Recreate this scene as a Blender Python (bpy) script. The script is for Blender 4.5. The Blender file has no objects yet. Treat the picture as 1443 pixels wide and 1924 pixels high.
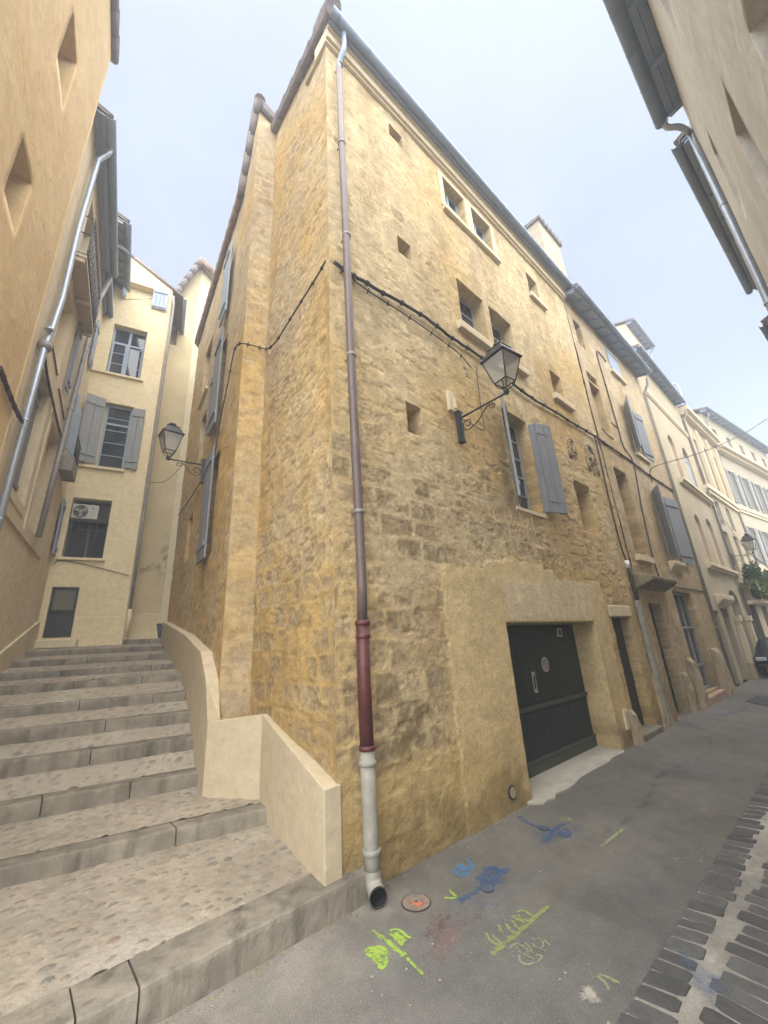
import bpy, math, random
import numpy as np
from mathutils import Vector, Matrix
random.seed(7); rng = np.random.RandomState(5)
sc = bpy.context.scene
COL = sc.collection
# ------------------------------------------------------------------ camera
IW, IH, FPX = 1443.0, 1924.0, 752.0
ROLL = -math.atan2(131, 2232); PITCH = math.atan(FPX/2236.0); EYE = 2.0; AZ = math.radians(47.9)
_h = np.array([math.cos(AZ), math.sin(AZ), 0.]); _r = np.array([math.sin(AZ), -math.cos(AZ), 0.]); _z = np.array([0, 0, 1.])
FW = _h*math.cos(PITCH)+_z*math.sin(PITCH); _u = -_h*math.sin(PITCH)+_z*math.cos(PITCH)
CR = _r*math.cos(ROLL)+_u*math.sin(ROLL); CU = -_r*math.sin(ROLL)+_u*math.cos(ROLL); CC = np.array([0, 0, EYE])
camd = bpy.data.cameras.new('camera'); cam = bpy.data.objects.new('camera', camd); COL.objects.link(cam)
camd.sensor_fit = 'VERTICAL'; camd.sensor_height = 24; camd.lens = FPX/IH*24; camd.clip_end = 2000; camd.clip_start = .02
M = Matrix(((CR[0], CU[0], -FW[0], CC[0]), (CR[1], CU[1], -FW[1], CC[1]), (CR[2], CU[2], -FW[2], CC[2]), (0, 0, 0, 1)))
cam.matrix_world = M; sc.camera = cam
# ------------------------------------------------------------------ world, sun, exposure
SUN_EL, SUN_AZ = math.radians(60), math.radians(-118)     # soft sun behind cloud, behind the camera
w = bpy.data.worlds.new('World'); sc.world = w; w.use_nodes = True
nt = w.node_tree; nt.nodes.clear(); N = nt.nodes.new; L = nt.links.new
out = N('ShaderNodeOutputWorld'); bg = N('ShaderNodeBackground'); bg2 = N('ShaderNodeBackground'); add = N('ShaderNodeAddShader')
sky = N('ShaderNodeTexSky'); sky.sky_type = 'NISHITA'; sky.sun_disc = False; sky.sun_elevation = SUN_EL; sky.sun_rotation = math.radians(90)-SUN_AZ
sky.air_density = 1.0; sky.dust_density = 3.0
L(sky.outputs[0], bg.inputs[0]); bg.inputs[1].default_value = .05
tc = N('ShaderNodeTexCoord'); mp = N('ShaderNodeMapping'); mp.inputs['Scale'].default_value = (1, 1, 1.6)
n1 = N('ShaderNodeTexNoise'); n1.inputs['Scale'].default_value = 1.6; n1.inputs['Detail'].default_value = 5; n1.inputs['Roughness'].default_value = .5; n1.inputs['Distortion'].default_value = .4
cr = N('ShaderNodeValToRGB'); cr.color_ramp.elements[0].position = .36; cr.color_ramp.elements[0].color = (.57, .58, .50, 1)
cr.color_ramp.elements[1].position = .62; cr.color_ramp.elements[1].color = (.76, .75, .66, 1)
L(tc.outputs['Generated'], mp.inputs[0]); L(mp.outputs[0], n1.inputs['Vector']); L(n1.outputs[0], cr.inputs[0]); L(cr.outputs[0], bg2.inputs[0])
bg2.inputs[1].default_value = .135
L(bg.outputs[0], add.inputs[0]); L(bg2.outputs[0], add.inputs[1]); L(add.outputs[0], out.inputs[0])
sd = bpy.data.lights.new('sun', 'SUN'); sd.energy = 3.1; sd.angle = math.radians(125); sd.color = (1, .975, .94)
so = bpy.data.objects.new('sun', sd); COL.objects.link(so)
_sd = Vector((math.cos(SUN_EL)*math.cos(SUN_AZ), math.cos(SUN_EL)*math.sin(SUN_AZ), math.sin(SUN_EL)))
so.rotation_euler = _sd.to_track_quat('Z', 'Y').to_euler(); so.location = (0, 0, 30)
sc.view_settings.view_transform = 'Standard'; sc.view_settings.look = 'None'; sc.view_settings.gamma = 1
sc.view_settings.exposure = 2.08
# ------------------------------------------------------------------ projection helpers (pixel of the photo -> place on a real surface)
def ray(u, v): return CR*(u-IW/2)-CU*(v-IH/2)+FW*FPX
def onz(u, v, z=0.0):
    r = ray(u, v); return CC+r*((z-EYE)/r[2])
class PL:
    """vertical plane: origin (x, y), direction angle th (deg) along s; d = distance out of the wall towards the viewer"""
    def __init__(s, x, y, th, out=1):
        s.o = np.array([x, y, 0.]); t = math.radians(th); s.t = np.array([math.cos(t), math.sin(t), 0.])
        s.n = np.array([math.sin(t), -math.cos(t), 0.])*out; s.th = th
    def P(s, a, z, d=0.0):
        p = s.o+s.t*a+s.n*d; return (p[0], p[1], z)
    def px(s, u, v, d=0.0):
        r = ray(u, v); P0 = s.o+s.n*d
        q = CC+r*(((P0-CC)@s.n)/(r@s.n)); return float((q-s.o)@s.t), float(q[2])
    def at(s, u, v, d=0.0):
        a, z = s.px(u, v, d); return s.P(a, z, d)
# ------------------------------------------------------------------ numpy noise
def _hash(i, j, k, seed):
    n = (i*374761393+j*668265263+k*2147483647+seed*1274126177) & 0xffffffff
    n = ((n ^ (n >> 13))*1274126177) & 0xffffffff
    n = n ^ (n >> 16); return (n & 0xffffff)/float(0xffffff)
def vnoise(x, y, seed=0):
    x = np.asarray(x, float); y = np.asarray(y, float)
    i = np.floor(x).astype(np.int64); j = np.floor(y).astype(np.int64); fx = x-i; fy = y-j
    fx = fx*fx*(3-2*fx); fy = fy*fy*(3-2*fy)
    a = _hash(i, j, 0, seed); b = _hash(i+1, j, 0, seed); c = _hash(i, j+1, 0, seed); d = _hash(i+1, j+1, 0, seed)
    return (a*(1-fx)+b*fx)*(1-fy)+(c*(1-fx)+d*fx)*fy
def fbm(x, y, o=4, seed=0, g=.5):
    s = 0; a = 1; t = 0
    for k in range(o):
        s = s+a*vnoise(x*2**k+k*17.3, y*2**k-k*9.1, seed+k); t += a; a *= g
    return s/t
def hsh(i, j, seed): return _hash(np.asarray(i).astype(np.int64), np.asarray(j).astype(np.int64), 0, seed)
def sstep(a, b, x): t = np.clip((x-a)/(b-a), 0, 1); return t*t*(3-2*t)
# ------------------------------------------------------------------ objects
def tag(o, label=None, cat=None, group=None, kind=None):
    if label: o['label'] = label
    if cat: o['category'] = cat
    if group: o['group'] = group
    if kind: o['kind'] = kind
    return o
def empty(name, loc=(0, 0, 0), rz=0, label=None, cat=None, group=None, kind=None):
    o = bpy.data.objects.new(name, None); COL.objects.link(o); o.location = loc; o.rotation_euler = (0, 0, rz)
    o.empty_display_size = .2
    return tag(o, label, cat, group, kind)
def worldmat(p):
    m = Matrix.Identity(4)
    while p is not None:
        m = Matrix.LocRotScale(p.location, p.rotation_euler, p.scale) @ m if False else (Matrix.Translation(p.location) @ p.rotation_euler.to_matrix().to_4x4()) @ m
        p = p.parent
    return m
class MB:
    def __init__(s): s.v = []; s.f = []; s.sm = []; s.col = None
    def quad(s, a, b, c, d, sm=False):
        n = len(s.v); s.v += [tuple(a), tuple(b), tuple(c), tuple(d)]; s.f.append((n, n+1, n+2, n+3)); s.sm.append(sm); return s
    def poly(s, pts, sm=False):
        n = len(s.v); s.v += [tuple(p) for p in pts]; s.f.append(tuple(range(n, n+len(pts)))); s.sm.append(sm); return s
    def hexa(s, p):      # 8 corners: bottom 0-3, top 4-7
        n = len(s.v); s.v += [tuple(q) for q in p]
        for f in ((0, 3, 2, 1), (4, 5, 6, 7), (0, 1, 5, 4), (1, 2, 6, 5), (2, 3, 7, 6), (3, 0, 4, 7)):
            s.f.append(tuple(n+i for i in f)); s.sm.append(False)
        return s
    def box(s, x0, x1, y0, y1, z0, z1):
        return s.hexa([(x0, y0, z0), (x1, y0, z0), (x1, y1, z0), (x0, y1, z0), (x0, y0, z1), (x1, y0, z1), (x1, y1, z1), (x0, y1, z1)])
    def pbox(s, pl, a0, a1, z0, z1, d0, d1):      # box in plane coordinates, d outwards
        return s.hexa([pl.P(a0, z0, d1), pl.P(a1, z0, d1), pl.P(a1, z0, d0), pl.P(a0, z0, d0), pl.P(a0, z1, d1), pl.P(a1, z1, d1), pl.P(a1, z1, d0), pl.P(a0, z1, d0)])
    def obox(s, c, ax, ay, az, hx, hy, hz):       # oriented box
        c = np.array(c, float); ax = np.array(ax, float); ay = np.array(ay, float); az = np.array(az, float)
        p = []
        for k in (-1, 1):
            for i, j in ((-1, -1), (1, -1), (1, 1), (-1, 1)): p.append(tuple(c+ax*hx*i+ay*hy*j+az*hz*k))
        return s.hexa(p)
    def prism(s, poly, z0, z1):                    # z0/z1 numbers or lists
        n = len(poly); b = len(s.v)
        zb = z0 if hasattr(z0, '__len__') else [z0]*n; zt = z1 if hasattr(z1, '__len__') else [z1]*n
        s.v += [(p[0], p[1], zb[i]) for i, p in enumerate(poly)]+[(p[0], p[1], zt[i]) for i, p in enumerate(poly)]
        s.f.append(tuple(b+i for i in reversed(range(n)))); s.f.append(tuple(b+n+i for i in range(n))); s.sm += [False]*2
        for i in range(n):
            j = (i+1) % n; s.f.append((b+i, b+j, b+n+j, b+n+i)); s.sm.append(False)
        return s
    def tube(s, pts, r, n=10, cap=True, sm=True):
        pts = [np.array(p, float) for p in pts]; R = r if hasattr(r, '__len__') else [r]*len(pts)
        b = len(s.v); prev = None
        for i, p in enumerate(pts):
            if i == 0: t = pts[1]-p
            elif i == len(pts)-1: t = p-pts[i-1]
            else:
                t1 = (pts[i+1]-p); t0 = (p-pts[i-1]); t = t1/(np.linalg.norm(t1)+1e-9)+t0/(np.linalg.norm(t0)+1e-9)
            t = t/(np.linalg.norm(t)+1e-9)
            if prev is None:
                a = np.array([0, 0, 1.]) if abs(t[2]) < .9 else np.array([1., 0, 0]); u = np.cross(t, a)
            else: u = prev-t*(prev@t)
            u /= np.linalg.norm(u)+1e-9; prev = u; v = np.cross(t, u)
            for k in range(n):
                an = 2*math.pi*k/n; s.v.append(tuple(p+R[i]*(u*math.cos(an)+v*math.sin(an))))
        for i in range(len(pts)-1):
            for k in range(n):
                k2 = (k+1) % n; s.f.append((b+i*n+k, b+i*n+k2, b+(i+1)*n+k2, b+(i+1)*n+k)); s.sm.append(sm)
        if cap:
            s.f.append(tuple(b+k for k in reversed(range(n)))); s.f.append(tuple(b+(len(pts)-1)*n+k for k in range(n))); s.sm += [False]*2
        return s
    def build(s, name, mat, parent=None, attr=None, uv=False, bevel=0):
        me = bpy.data.meshes.new(name)
        V = s.v
        # origin: base centre of the mesh
        A = np.array(V, float)
        if parent is None:
            org = np.array([(A[:, 0].min()+A[:, 0].max())/2, (A[:, 1].min()+A[:, 1].max())/2, A[:, 2].min()])
        else:
            org = np.array([(A[:, 0].min()+A[:, 0].max())/2, (A[:, 1].min()+A[:, 1].max())/2, A[:, 2].min()])
        B = A-org
        me.from_pydata(B.tolist(), [], s.f); me.update()
        me.polygons.foreach_set('use_smooth', s.sm)
        if uv:
            nl = len(me.loops); vi = np.empty(nl, np.int32); me.loops.foreach_get('vertex_index', vi)
            nf = len(me.polygons); no = np.empty(nf*3); me.polygons.foreach_get('normal', no); no = no.reshape(-1, 3)
            lt = np.empty(nf, np.int32); me.polygons.foreach_get('loop_total', lt)
            ln = np.repeat(no, lt, axis=0); P = A[vi]
            t = np.stack([-ln[:, 1], ln[:, 0]], 1); l = np.linalg.norm(t, axis=1)+1e-9; t /= l[:, None]
            # snap the tangent so neighbouring faces of a rough wall share one frame
            th = np.round(np.arctan2(t[:, 1], t[:, 0])/math.radians(30))*math.radians(30); th = np.where(np.cos(th) < -.5, th+math.pi, th)
            u = P[:, 0]*np.cos(th)+P[:, 1]*np.sin(th)
            up = np.abs(ln[:, 2]) > .75
            U = np.where(up, P[:, 0], u); W = np.where(up, P[:, 1], P[:, 2])
            ul = me.uv_layers.new(name='UVMap'); ul.data.foreach_set('uv', np.stack([U, W], 1).ravel())
        if attr is not None:
            a = me.color_attributes.new('col', 'FLOAT_COLOR', 'POINT'); c = np.ones((len(V), 4)); c[:, :attr.shape[1]] = attr
            a.data.foreach_set('color', c.ravel())
        me.materials.append(mat)
        o = bpy.data.objects.new(name, me); COL.objects.link(o); o.parent = parent
        if parent is not None:
            wi = worldmat(parent).inverted(); o.location = (wi @ Vector(org)); o.rotation_euler = (wi.to_3x3()).to_euler()
        else: o.location = org
        if bevel:
            m = o.modifiers.new('bevel', 'BEVEL'); m.width = bevel; m.segments = 2; m.limit_method = 'ANGLE'
        return o
def copy_tree(o, parent=None):
    c = o.copy(); COL.objects.link(c); c.parent = parent
    for ch in [x for x in bpy.data.objects if x.parent == o]: copy_tree(ch, c)
    return c
# ------------------------------------------------------------------ materials
def newmat(name):
    m = bpy.data.materials.new(name); m.use_nodes = True; nt = m.node_tree; nt.nodes.clear()
    o = nt.nodes.new('ShaderNodeOutputMaterial'); b = nt.nodes.new('ShaderNodeBsdfPrincipled'); nt.links.new(b.outputs[0], o.inputs[0])
    return m, nt, b
def noise(nt, vec, scale, detail=4, rough=.5, dist=0):
    n = nt.nodes.new('ShaderNodeTexNoise'); n.inputs['Scale'].default_value = scale; n.inputs['Detail'].default_value = detail
    n.inputs['Roughness'].default_value = rough; n.inputs['Distortion'].default_value = dist; nt.links.new(vec, n.inputs['Vector']); return n.outputs[0]
def ramp(nt, fac, stops):
    r = nt.nodes.new('ShaderNodeValToRGB'); e = r.color_ramp.elements
    while len(e) < len(stops): e.new(.5)
    for i, (p, c) in enumerate(stops):
        e[i].position = p; e[i].color = (c[0], c[1], c[2], 1) if hasattr(c, '__len__') else (c, c, c, 1)
    nt.links.new(fac, r.inputs[0]); return r.outputs[0]
def mix(nt, a, b, f, mode='MIX'):
    m = nt.nodes.new('ShaderNodeMix'); m.data_type = 'RGBA'; m.blend_type = mode
    for sck, val in ((m.inputs[6], a), (m.inputs[7], b)):
        if hasattr(val, 'is_linked'): nt.links.new(val, sck)
        else: sck.default_value = (val[0], val[1], val[2], 1)
    if hasattr(f, 'is_linked'): nt.links.new(f, m.inputs[0])
    else: m.inputs[0].default_value = f
    return m.outputs[2]
def bump(nt, h, b, strength=.5, dist=.01, prev=None):
    n = nt.nodes.new('ShaderNodeBump'); n.inputs['Strength'].default_value = strength; n.inputs['Distance'].default_value = dist
    nt.links.new(h, n.inputs['Height'])
    if prev is not None: nt.links.new(prev, n.inputs['Normal'])
    if b is not None: nt.links.new(n.outputs[0], b.inputs['Normal'])
    return n.outputs[0]
def geo(nt):
    g = nt.nodes.new('ShaderNodeNewGeometry'); return g.outputs['Position']
def mapv(nt, vec, sc=(1, 1, 1)):
    m = nt.nodes.new('ShaderNodeMapping'); m.inputs['Scale'].default_value = sc; nt.links.new(vec, m.inputs[0]); return m.outputs[0]
def m_simple(name, col, rough=.6, metal=0, var=.15, scale=8, bumpd=0, spec=.4):
    m, nt, b = newmat(name); p = geo(nt)
    n = noise(nt, p, scale, 5, .6)
    c = ramp(nt, n, [(.25, [x*(1-var) for x in col]), (.75, [min(1, x*(1+var)) for x in col])]); nt.links.new(c, b.inputs['Base Color'])
    b.inputs['Roughness'].default_value = rough; b.inputs['Metallic'].default_value = metal; b.inputs['Specular IOR Level'].default_value = spec
    if bumpd: bump(nt, noise(nt, p, scale*6, 4, .6), b, .6, bumpd)
    return m
def m_render(name, a, bcol, stain, rough=.95, streak=.35, grain=.006, patch=1.1, sstr=.5):
    """lime render: two tones, vertical streaks, grain"""
    m, nt, b = newmat(name); p = geo(nt)
    n1 = noise(nt, p, patch, 6, .55, .6); c = ramp(nt, n1, [(.35, a), (.65, bcol)])
    n2 = noise(nt, mapv(nt, p, (3.0, 3.0, .35)), 1.6, 6, .6, .3); f = ramp(nt, n2, [(.5, 0.0), (.75, streak)]); c = mix(nt, c, stain, f)
    n3 = noise(nt, p, 9, 6, .65); f3 = ramp(nt, n3, [(.25, .72), (.7, 1.12)]); c = mix(nt, c, f3, .55, 'MULTIPLY')
    nt.links.new(c, b.inputs['Base Color']); b.inputs['Roughness'].default_value = rough; b.inputs['Specular IOR Level'].default_value = .2
    b1 = bump(nt, noise(nt, p, 2.2, 3, .5, .8), None, .5, .05)
    b2 = bump(nt, noise(nt, mapv(nt, p, (1, 1, .6)), 14, 4, .6, .4), None, sstr, .015, b1); bump(nt, noise(nt, p, 75, 3, .6), b, .6, grain, b2)
    return m
def m_attr(name, grain=.004, s=60, rough=.95, spec=.2, pit=True, k=.55):
    """colour from the worked mesh, broken up by grain and pits"""
    m, nt, b = newmat(name); p = geo(nt); at = nt.nodes.new('ShaderNodeAttribute'); at.attribute_name = 'col'; c = at.outputs['Color']
    n = noise(nt, p, 16, 8, .7); c = mix(nt, c, ramp(nt, n, [(.28, .55), (.5, .95), (.72, 1.2)]), k, 'MULTIPLY')
    n2 = noise(nt, p, 95, 5, .75); c = mix(nt, c, ramp(nt, n2, [(.3, .6), (.5, 1.0), (.72, 1.2)]), .5, 'MULTIPLY')
    if pit:
        n4 = noise(nt, mapv(nt, p, (1, 1, 1.9)), 34, 6, .72, .5); n5 = noise(nt, p, 1.7, 4, .6)
        cvm = nt.nodes.new('ShaderNodeMath'); cvm.operation = 'MULTIPLY'; nt.links.new(ramp(nt, n4, [(.56, 0.0), (.66, 1.0)]), cvm.inputs[0]); nt.links.new(ramp(nt, n5, [(.38, .10), (.62, .62)]), cvm.inputs[1])
        c = mix(nt, c, (.17, .125, .07), cvm.outputs[0])
        n6 = noise(nt, p, 5, 6, .65, .4); c = mix(nt, c, ramp(nt, n6, [(.3, .80), (.7, 1.18)]), .8, 'MULTIPLY')
    nt.links.new(c, b.inputs['Base Color']); b.inputs['Roughness'].default_value = rough; b.inputs['Specular IOR Level'].default_value = spec
    b1 = bump(nt, noise(nt, p, 22, 5, .65, .3), None, .6, .03)
    if pit:
        b1 = bump(nt, n4, None, .5, .018, b1)
        v = nt.nodes.new('ShaderNodeTexVoronoi'); v.inputs['Scale'].default_value = 55; nt.links.new(p, v.inputs['Vector'])
        pr = ramp(nt, v.outputs['Distance'], [(.1, 0.0), (.4, 1.0)])
        mk = ramp(nt, noise(nt, p, 3, 3, .5), [(.45, 0.0), (.6, 1.0)])
        h = mix(nt, (1, 1, 1), pr, mk); b1 = bump(nt, h, None, .5, .008, b1)
    bump(nt, noise(nt, p, s*2, 4, .7), b, .7, grain, b1)
    return m
def m_wood(name, col, wear, amt=.35):
    m, nt, b = newmat(name); p = geo(nt)
    n = noise(nt, mapv(nt, p, (14, 14, 1.2)), 2.0, 6, .65, .2); c = ramp(nt, n, [(.3, [x*.82 for x in col]), (.7, [x*1.12 for x in col])])
    f = ramp(nt, noise(nt, mapv(nt, p, (10, 10, 2.5)), 3.0, 8, .7, .3), [(.56, 0.0), (.66, amt)]); c = mix(nt, c, wear, f)
    nt.links.new(c, b.inputs['Base Color']); b.inputs['Roughness'].default_value = .75; b.inputs['Specular IOR Level'].default_value = .25
    bump(nt, n, b, .5, .004); return m
def m_paint(name, col, dens=.5, scale=38, op=.9):
    """sprayed paint: speckled coverage that thins towards the edge of each stroke"""
    m, nt, b = newmat(name); p = geo(nt); o = [n for n in nt.nodes if n.type == 'OUTPUT_MATERIAL'][0]
    b.inputs['Base Color'].default_value = (*col, 1); b.inputs['Roughness'].default_value = .85
    at = nt.nodes.new('ShaderNodeAttribute'); at.attribute_name = 'col'
    def math_(op_, a, b2, clamp=False):
        n = nt.nodes.new('ShaderNodeMath'); n.operation = op_; n.use_clamp = clamp
        for k, v in ((0, a), (1, b2)):
            if hasattr(v, 'is_linked'): nt.links.new(v, n.inputs[k])
            else: n.inputs[k].default_value = v
        return n.outputs[0]
    n1 = noise(nt, p, scale*1.6, 8, .8); n2 = noise(nt, p, 9, 4, .6)
    v = math_('MULTIPLY', math_('SUBTRACT', n1, .5), 2.6); v = math_('ADD', v, math_('MULTIPLY', math_('SUBTRACT', n2, .5), 1.6))
    v = math_('ADD', v, math_('MULTIPLY', at.outputs['Fac'], 1.0)); v = math_('SUBTRACT', v, 1.0-dens)
    f = math_('MULTIPLY', math_('MULTIPLY', v, 1.8, True), op); f = math_('MULTIPLY', f, math_('MULTIPLY', at.outputs['Fac'], 2.5, True))
    t = nt.nodes.new('ShaderNodeBsdfTransparent'); mx = nt.nodes.new('ShaderNodeMixShader')
    nt.links.new(f, mx.inputs[0]); nt.links.new(t.outputs[0], mx.inputs[1]); nt.links.new(b.outputs[0], mx.inputs[2]); nt.links.new(mx.outputs[0], o.inputs[0])
    return m
def m_glass(name, col=(.015, .02, .025), rough=.06):
    m, nt, b = newmat(name); p = geo(nt); n = noise(nt, p, 1.5, 2, .5)
    nt.links.new(ramp(nt, n, [(.3, col), (.7, [x*2.2 for x in col])]), b.inputs['Base Color'])
    b.inputs['Roughness'].default_value = rough; b.inputs['Specular IOR Level'].default_value = .8
    bump(nt, noise(nt, p, 3, 2, .5), b, .15, .01); return m
STONE = m_attr('ochre_stone'); PEB = m_attr('cobble_mortar', .003, 70, .9, pit=False, k=.4)
ORANGE = m_render('orange_render', (.58, .415, .205), (.63, .48, .27), (.50, .37, .21), streak=.25, grain=.003, sstr=.35)
CREAM = m_render('cream_render', (.62, .52, .35), (.67, .58, .41), (.46, .39, .28), streak=.3, grain=.003, sstr=.2)
YELL = m_render('pale_yellow_render', (.68, .58, .36), (.72, .62, .41), (.58, .49, .32), streak=.12, grain=.002, sstr=.15, patch=.6)
PALE = m_render('pale_render', (.56, .48, .30), (.64, .56, .38), (.40, .34, .22), streak=.3, grain=.003, sstr=.2, patch=.6)
TRIM = m_render('smooth_trim', (.60, .51, .35), (.65, .56, .40), (.48, .41, .29), streak=.2, grain=.002, sstr=.2)
BEIGE = m_render('beige_render', (.55, .53, .475), (.62, .60, .55), (.46, .44, .40), streak=.3, grain=.006, sstr=.6)
PARA = m_render('parapet_render', (.49, .415, .285), (.50, .425, .295), (.37, .30, .19), streak=.2, grain=.0015, sstr=.08, patch=.5)
HONEY = m_render('honey_render', (.37, .31, .21), (.42, .36, .25), (.28, .23, .16), streak=.35, grain=.004, sstr=.3)
SHUT = m_wood('grey_shutter_paint', (.21, .225, .25), (.30, .27, .22), .6); SHUTB = m_wood('blue_grey_shutter_paint', (.32, .38, .46), (.40, .38, .33), .45)
SHUTW = m_wood('weathered_grey_shutter', (.26, .28, .30), (.38, .34, .29), .5)
FRAME = m_wood('window_frame_paint', (.34, .36, .37), (.42, .38, .33), .2)
EAVE = m_wood('glare_blue_eave_boards', (.30, .37, .50), (.24, .28, .36), .3)  # blue tint of lens glare put into the board colour
ZINC = m_simple('zinc', (.36, .41, .48), .42, .55, .15, 5); ZINCD = m_simple('old_zinc', (.24, .22, .21), .55, .3, .2, 6)
BROWNP = m_simple('brown_painted_pipe', (.115, .082, .075), .5, 0, .2, 6, spec=.5); REDP = m_simple('red_painted_pipe', (.085, .022, .02), .5, 0, .25, 12, .002, .45)
PVC = m_simple('worn_grey_pipe', (.27, .26, .22), .6, 0, .25, 7, .002); BLACKM = m_simple('black_lamp_metal', (.035, .037, .042), .5, .2, .25, 20)
RUST = m_simple('rusty_bracket', (.07, .04, .032), .75, 0, .3, 25); CABLE = m_simple('cable', (.045, .035, .035), .7, 0, .2, 30)
TILE = m_simple('clay_roof_tile', (.17, .15, .15), .9, 0, .35, 6, .004); TILER = m_simple('warm_clay_roof_tile', (.26, .19, .15), .9, 0, .3, 6, .004)
GLASS = m_glass('window_glass'); DARK = m_simple('dark_interior', (.012, .012, .012), .95, 0, .2, 3)
GREEN = m_simple('dark_green_door_paint', (.012, .020, .013), .5, 0, .5, 3, .003, .3); GREENL = m_simple('lower_door_panel_paint', (.016, .024, .021), .6, 0, .45, 4, .003, .3)
KERB = m_render('kerb_stone', (.165, .148, .118), (.255, .228, .18), (.06, .055, .04), streak=.9, grain=.006, sstr=.9, patch=4)
GUT = m_simple('blue_grey_gutter', (.20, .25, .34), .5, .2, .15, 4)  # gutter blue also carries the lens glare in its colour
WHITE = m_simple('white_plastic', (.68, .68, .66), .5, 0, .06, 6); STICK = m_simple('white_sticker', (.42, .42, .40), .6, 0, .2, 30)
# ------------------------------------------------------------------ generic wall with holes
def lines(a, b, res, cuts):
    c = sorted(set([round(a, 4), round(b, 4)]+[round(x, 4) for x in cuts if a < x < b])); o = []
    for p, q in zip(c[:-1], c[1:]):
        n = max(1, int(math.ceil((q-p)/res))); o += list(np.linspace(p, q, n+1)[:-1])
    return np.array(o+[c[-1]])
def wall(name, pl, s0, s1, z0, z1, holes, mat, parent, res=50, disp=None, colf=None, top=None, back=.35, cap=True, sides=(False, False)):
    """grid wall in plane pl. holes: (a0, a1, b0, b1, depth[, arch]). disp(s,z)->d, colf(s,z)->rgb. top: [(s,z)...] roofline"""
    cs = []; cz = []
    for h in holes: cs += [h[0], h[1]]; cz += [h[2], h[3]]
    if top: cs += [t[0] for t in top]
    S = lines(s0, s1, res, cs); Z = lines(z0, z1, res, cz); ns, nz = len(S), len(Z)
    SS, ZZ = np.meshgrid(S, Z, indexing='ij')
    if top:
        tz = np.interp(S, [t[0] for t in top], [t[1] for t in top]); zm = max([h[3] for h in holes]+[z0])
        k = np.clip((ZZ-zm)/max(z1-zm, 1e-6), 0, 1); ZZ = ZZ*(1-k)+(zm+(tz[:, None]-zm)*k)*k if False else np.where(ZZ > zm, zm+(ZZ-zm)/(z1-zm)*(tz[:, None]-zm), ZZ)
    D = disp(SS, ZZ) if disp else np.zeros_like(SS)
    P = pl.o[None, None, :]+pl.t*SS[..., None]+pl.n*D[..., None]; P[..., 2] = ZZ
    idx = np.arange(ns*nz).reshape(ns, nz); mb = MB(); V = [tuple(p) for p in P.reshape(-1, 3)]
    hole = np.zeros((ns-1, nz-1), bool); smid = (S[:-1]+S[1:])/2; zmid = (Z[:-1]+Z[1:])/2
    for h in holes:
        hole |= ((smid > h[0]) & (smid < h[1]))[:, None] & ((zmid > h[2]) & (zmid < h[3]))[None, :]
    flip = (np.cross(pl.t, [0, 0, 1.]) @ pl.n) < 0
    F = []
    ii, jj = np.nonzero(~hole)
    q = np.stack([idx[ii, jj], idx[ii+1, jj], idx[ii+1, jj+1], idx[ii, jj+1]], 1)
    if flip: q = q[:, ::-1]
    F = [tuple(int(x) for x in r) for r in q]; SM = [disp is not None]*len(F)
    colv = [colf(SS, ZZ).reshape(-1, 3)] if colf else None
    def addv(pts, cref=None):
        n = len(V); V.extend([tuple(p) for p in pts])
        if colv is not None: colv.append(colv[0][cref] if cref is not None else np.tile(colv[0].mean(0), (len(pts), 1)))
        return n
    for h in holes:
        a = np.argmin(abs(S-h[0])); b = np.argmin(abs(S-h[1])); c = np.argmin(abs(Z-h[2])); d = np.argmin(abs(Z-h[3])); dep = h[4]
        loop = [(i, c) for i in range(a, b)]+[(b, j) for j in range(c, d)]+[(i, d) for i in range(b, a, -1)]+[(a, j) for j in range(d, c, -1)]
        ids = [int(idx[i, j]) for i, j in loop]; steps = 3 if disp else 1
        prev = ids; n = len(ids)
        for st in range(1, steps+1):
            k = st/steps
            pts = [np.array(pl.P(S[i], Z[j] , D[i, j]*(1-k)-dep*k)) for i, j in loop]
            base = addv(pts, np.array(ids)); cur = [base+i for i in range(n)]
            for i in range(n):
                j = (i+1) % n; f = (prev[i], prev[j], cur[j], cur[i]); F.append(f[::-1] if flip else f); SM.append(False)
            prev = cur
        if len(h) < 6 or h[5] != 'open':
            F.append(tuple(prev) if not flip else tuple(prev[::-1])); SM.append(False)
    # thickness: close back, top and sides
    t0 = [(s0, z0), (s1, z0)]
    if cap:
        # a plain slab behind, beyond the deepest hole
        dd = max([h[4] for h in holes]+[back])+.02
        for (i0, j0, i1, j1) in ((0, 0, 0, nz-1), (ns-1, 0, ns-1, nz-1), (0, nz-1, ns-1, nz-1)):
            pass
        top_ids = [int(idx[i, nz-1]) for i in range(ns)]; base = addv([pl.P(S[i], ZZ[i, nz-1], -dd) for i in range(ns)], np.array(top_ids)); 
        for i in range(ns-1): F.append((top_ids[i], top_ids[i+1], base+i+1, base+i)); SM.append(False)
        for e, on in ((0, sides[0]), (ns-1, sides[1])):
            if not on: continue
            side = [int(idx[e, j]) for j in range(nz)]; b2 = addv([pl.P(S[e], ZZ[e, j], -dd) for j in range(nz)], np.array(side))
            for j in range(nz-1): F.append((side[j], side[j+1], b2+j+1, b2+j)); SM.append(False)
    mb.v = V; mb.f = F; mb.sm = SM
    return mb.build(name, mat, parent, attr=np.concatenate(colv) if colv is not None else None)
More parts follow.
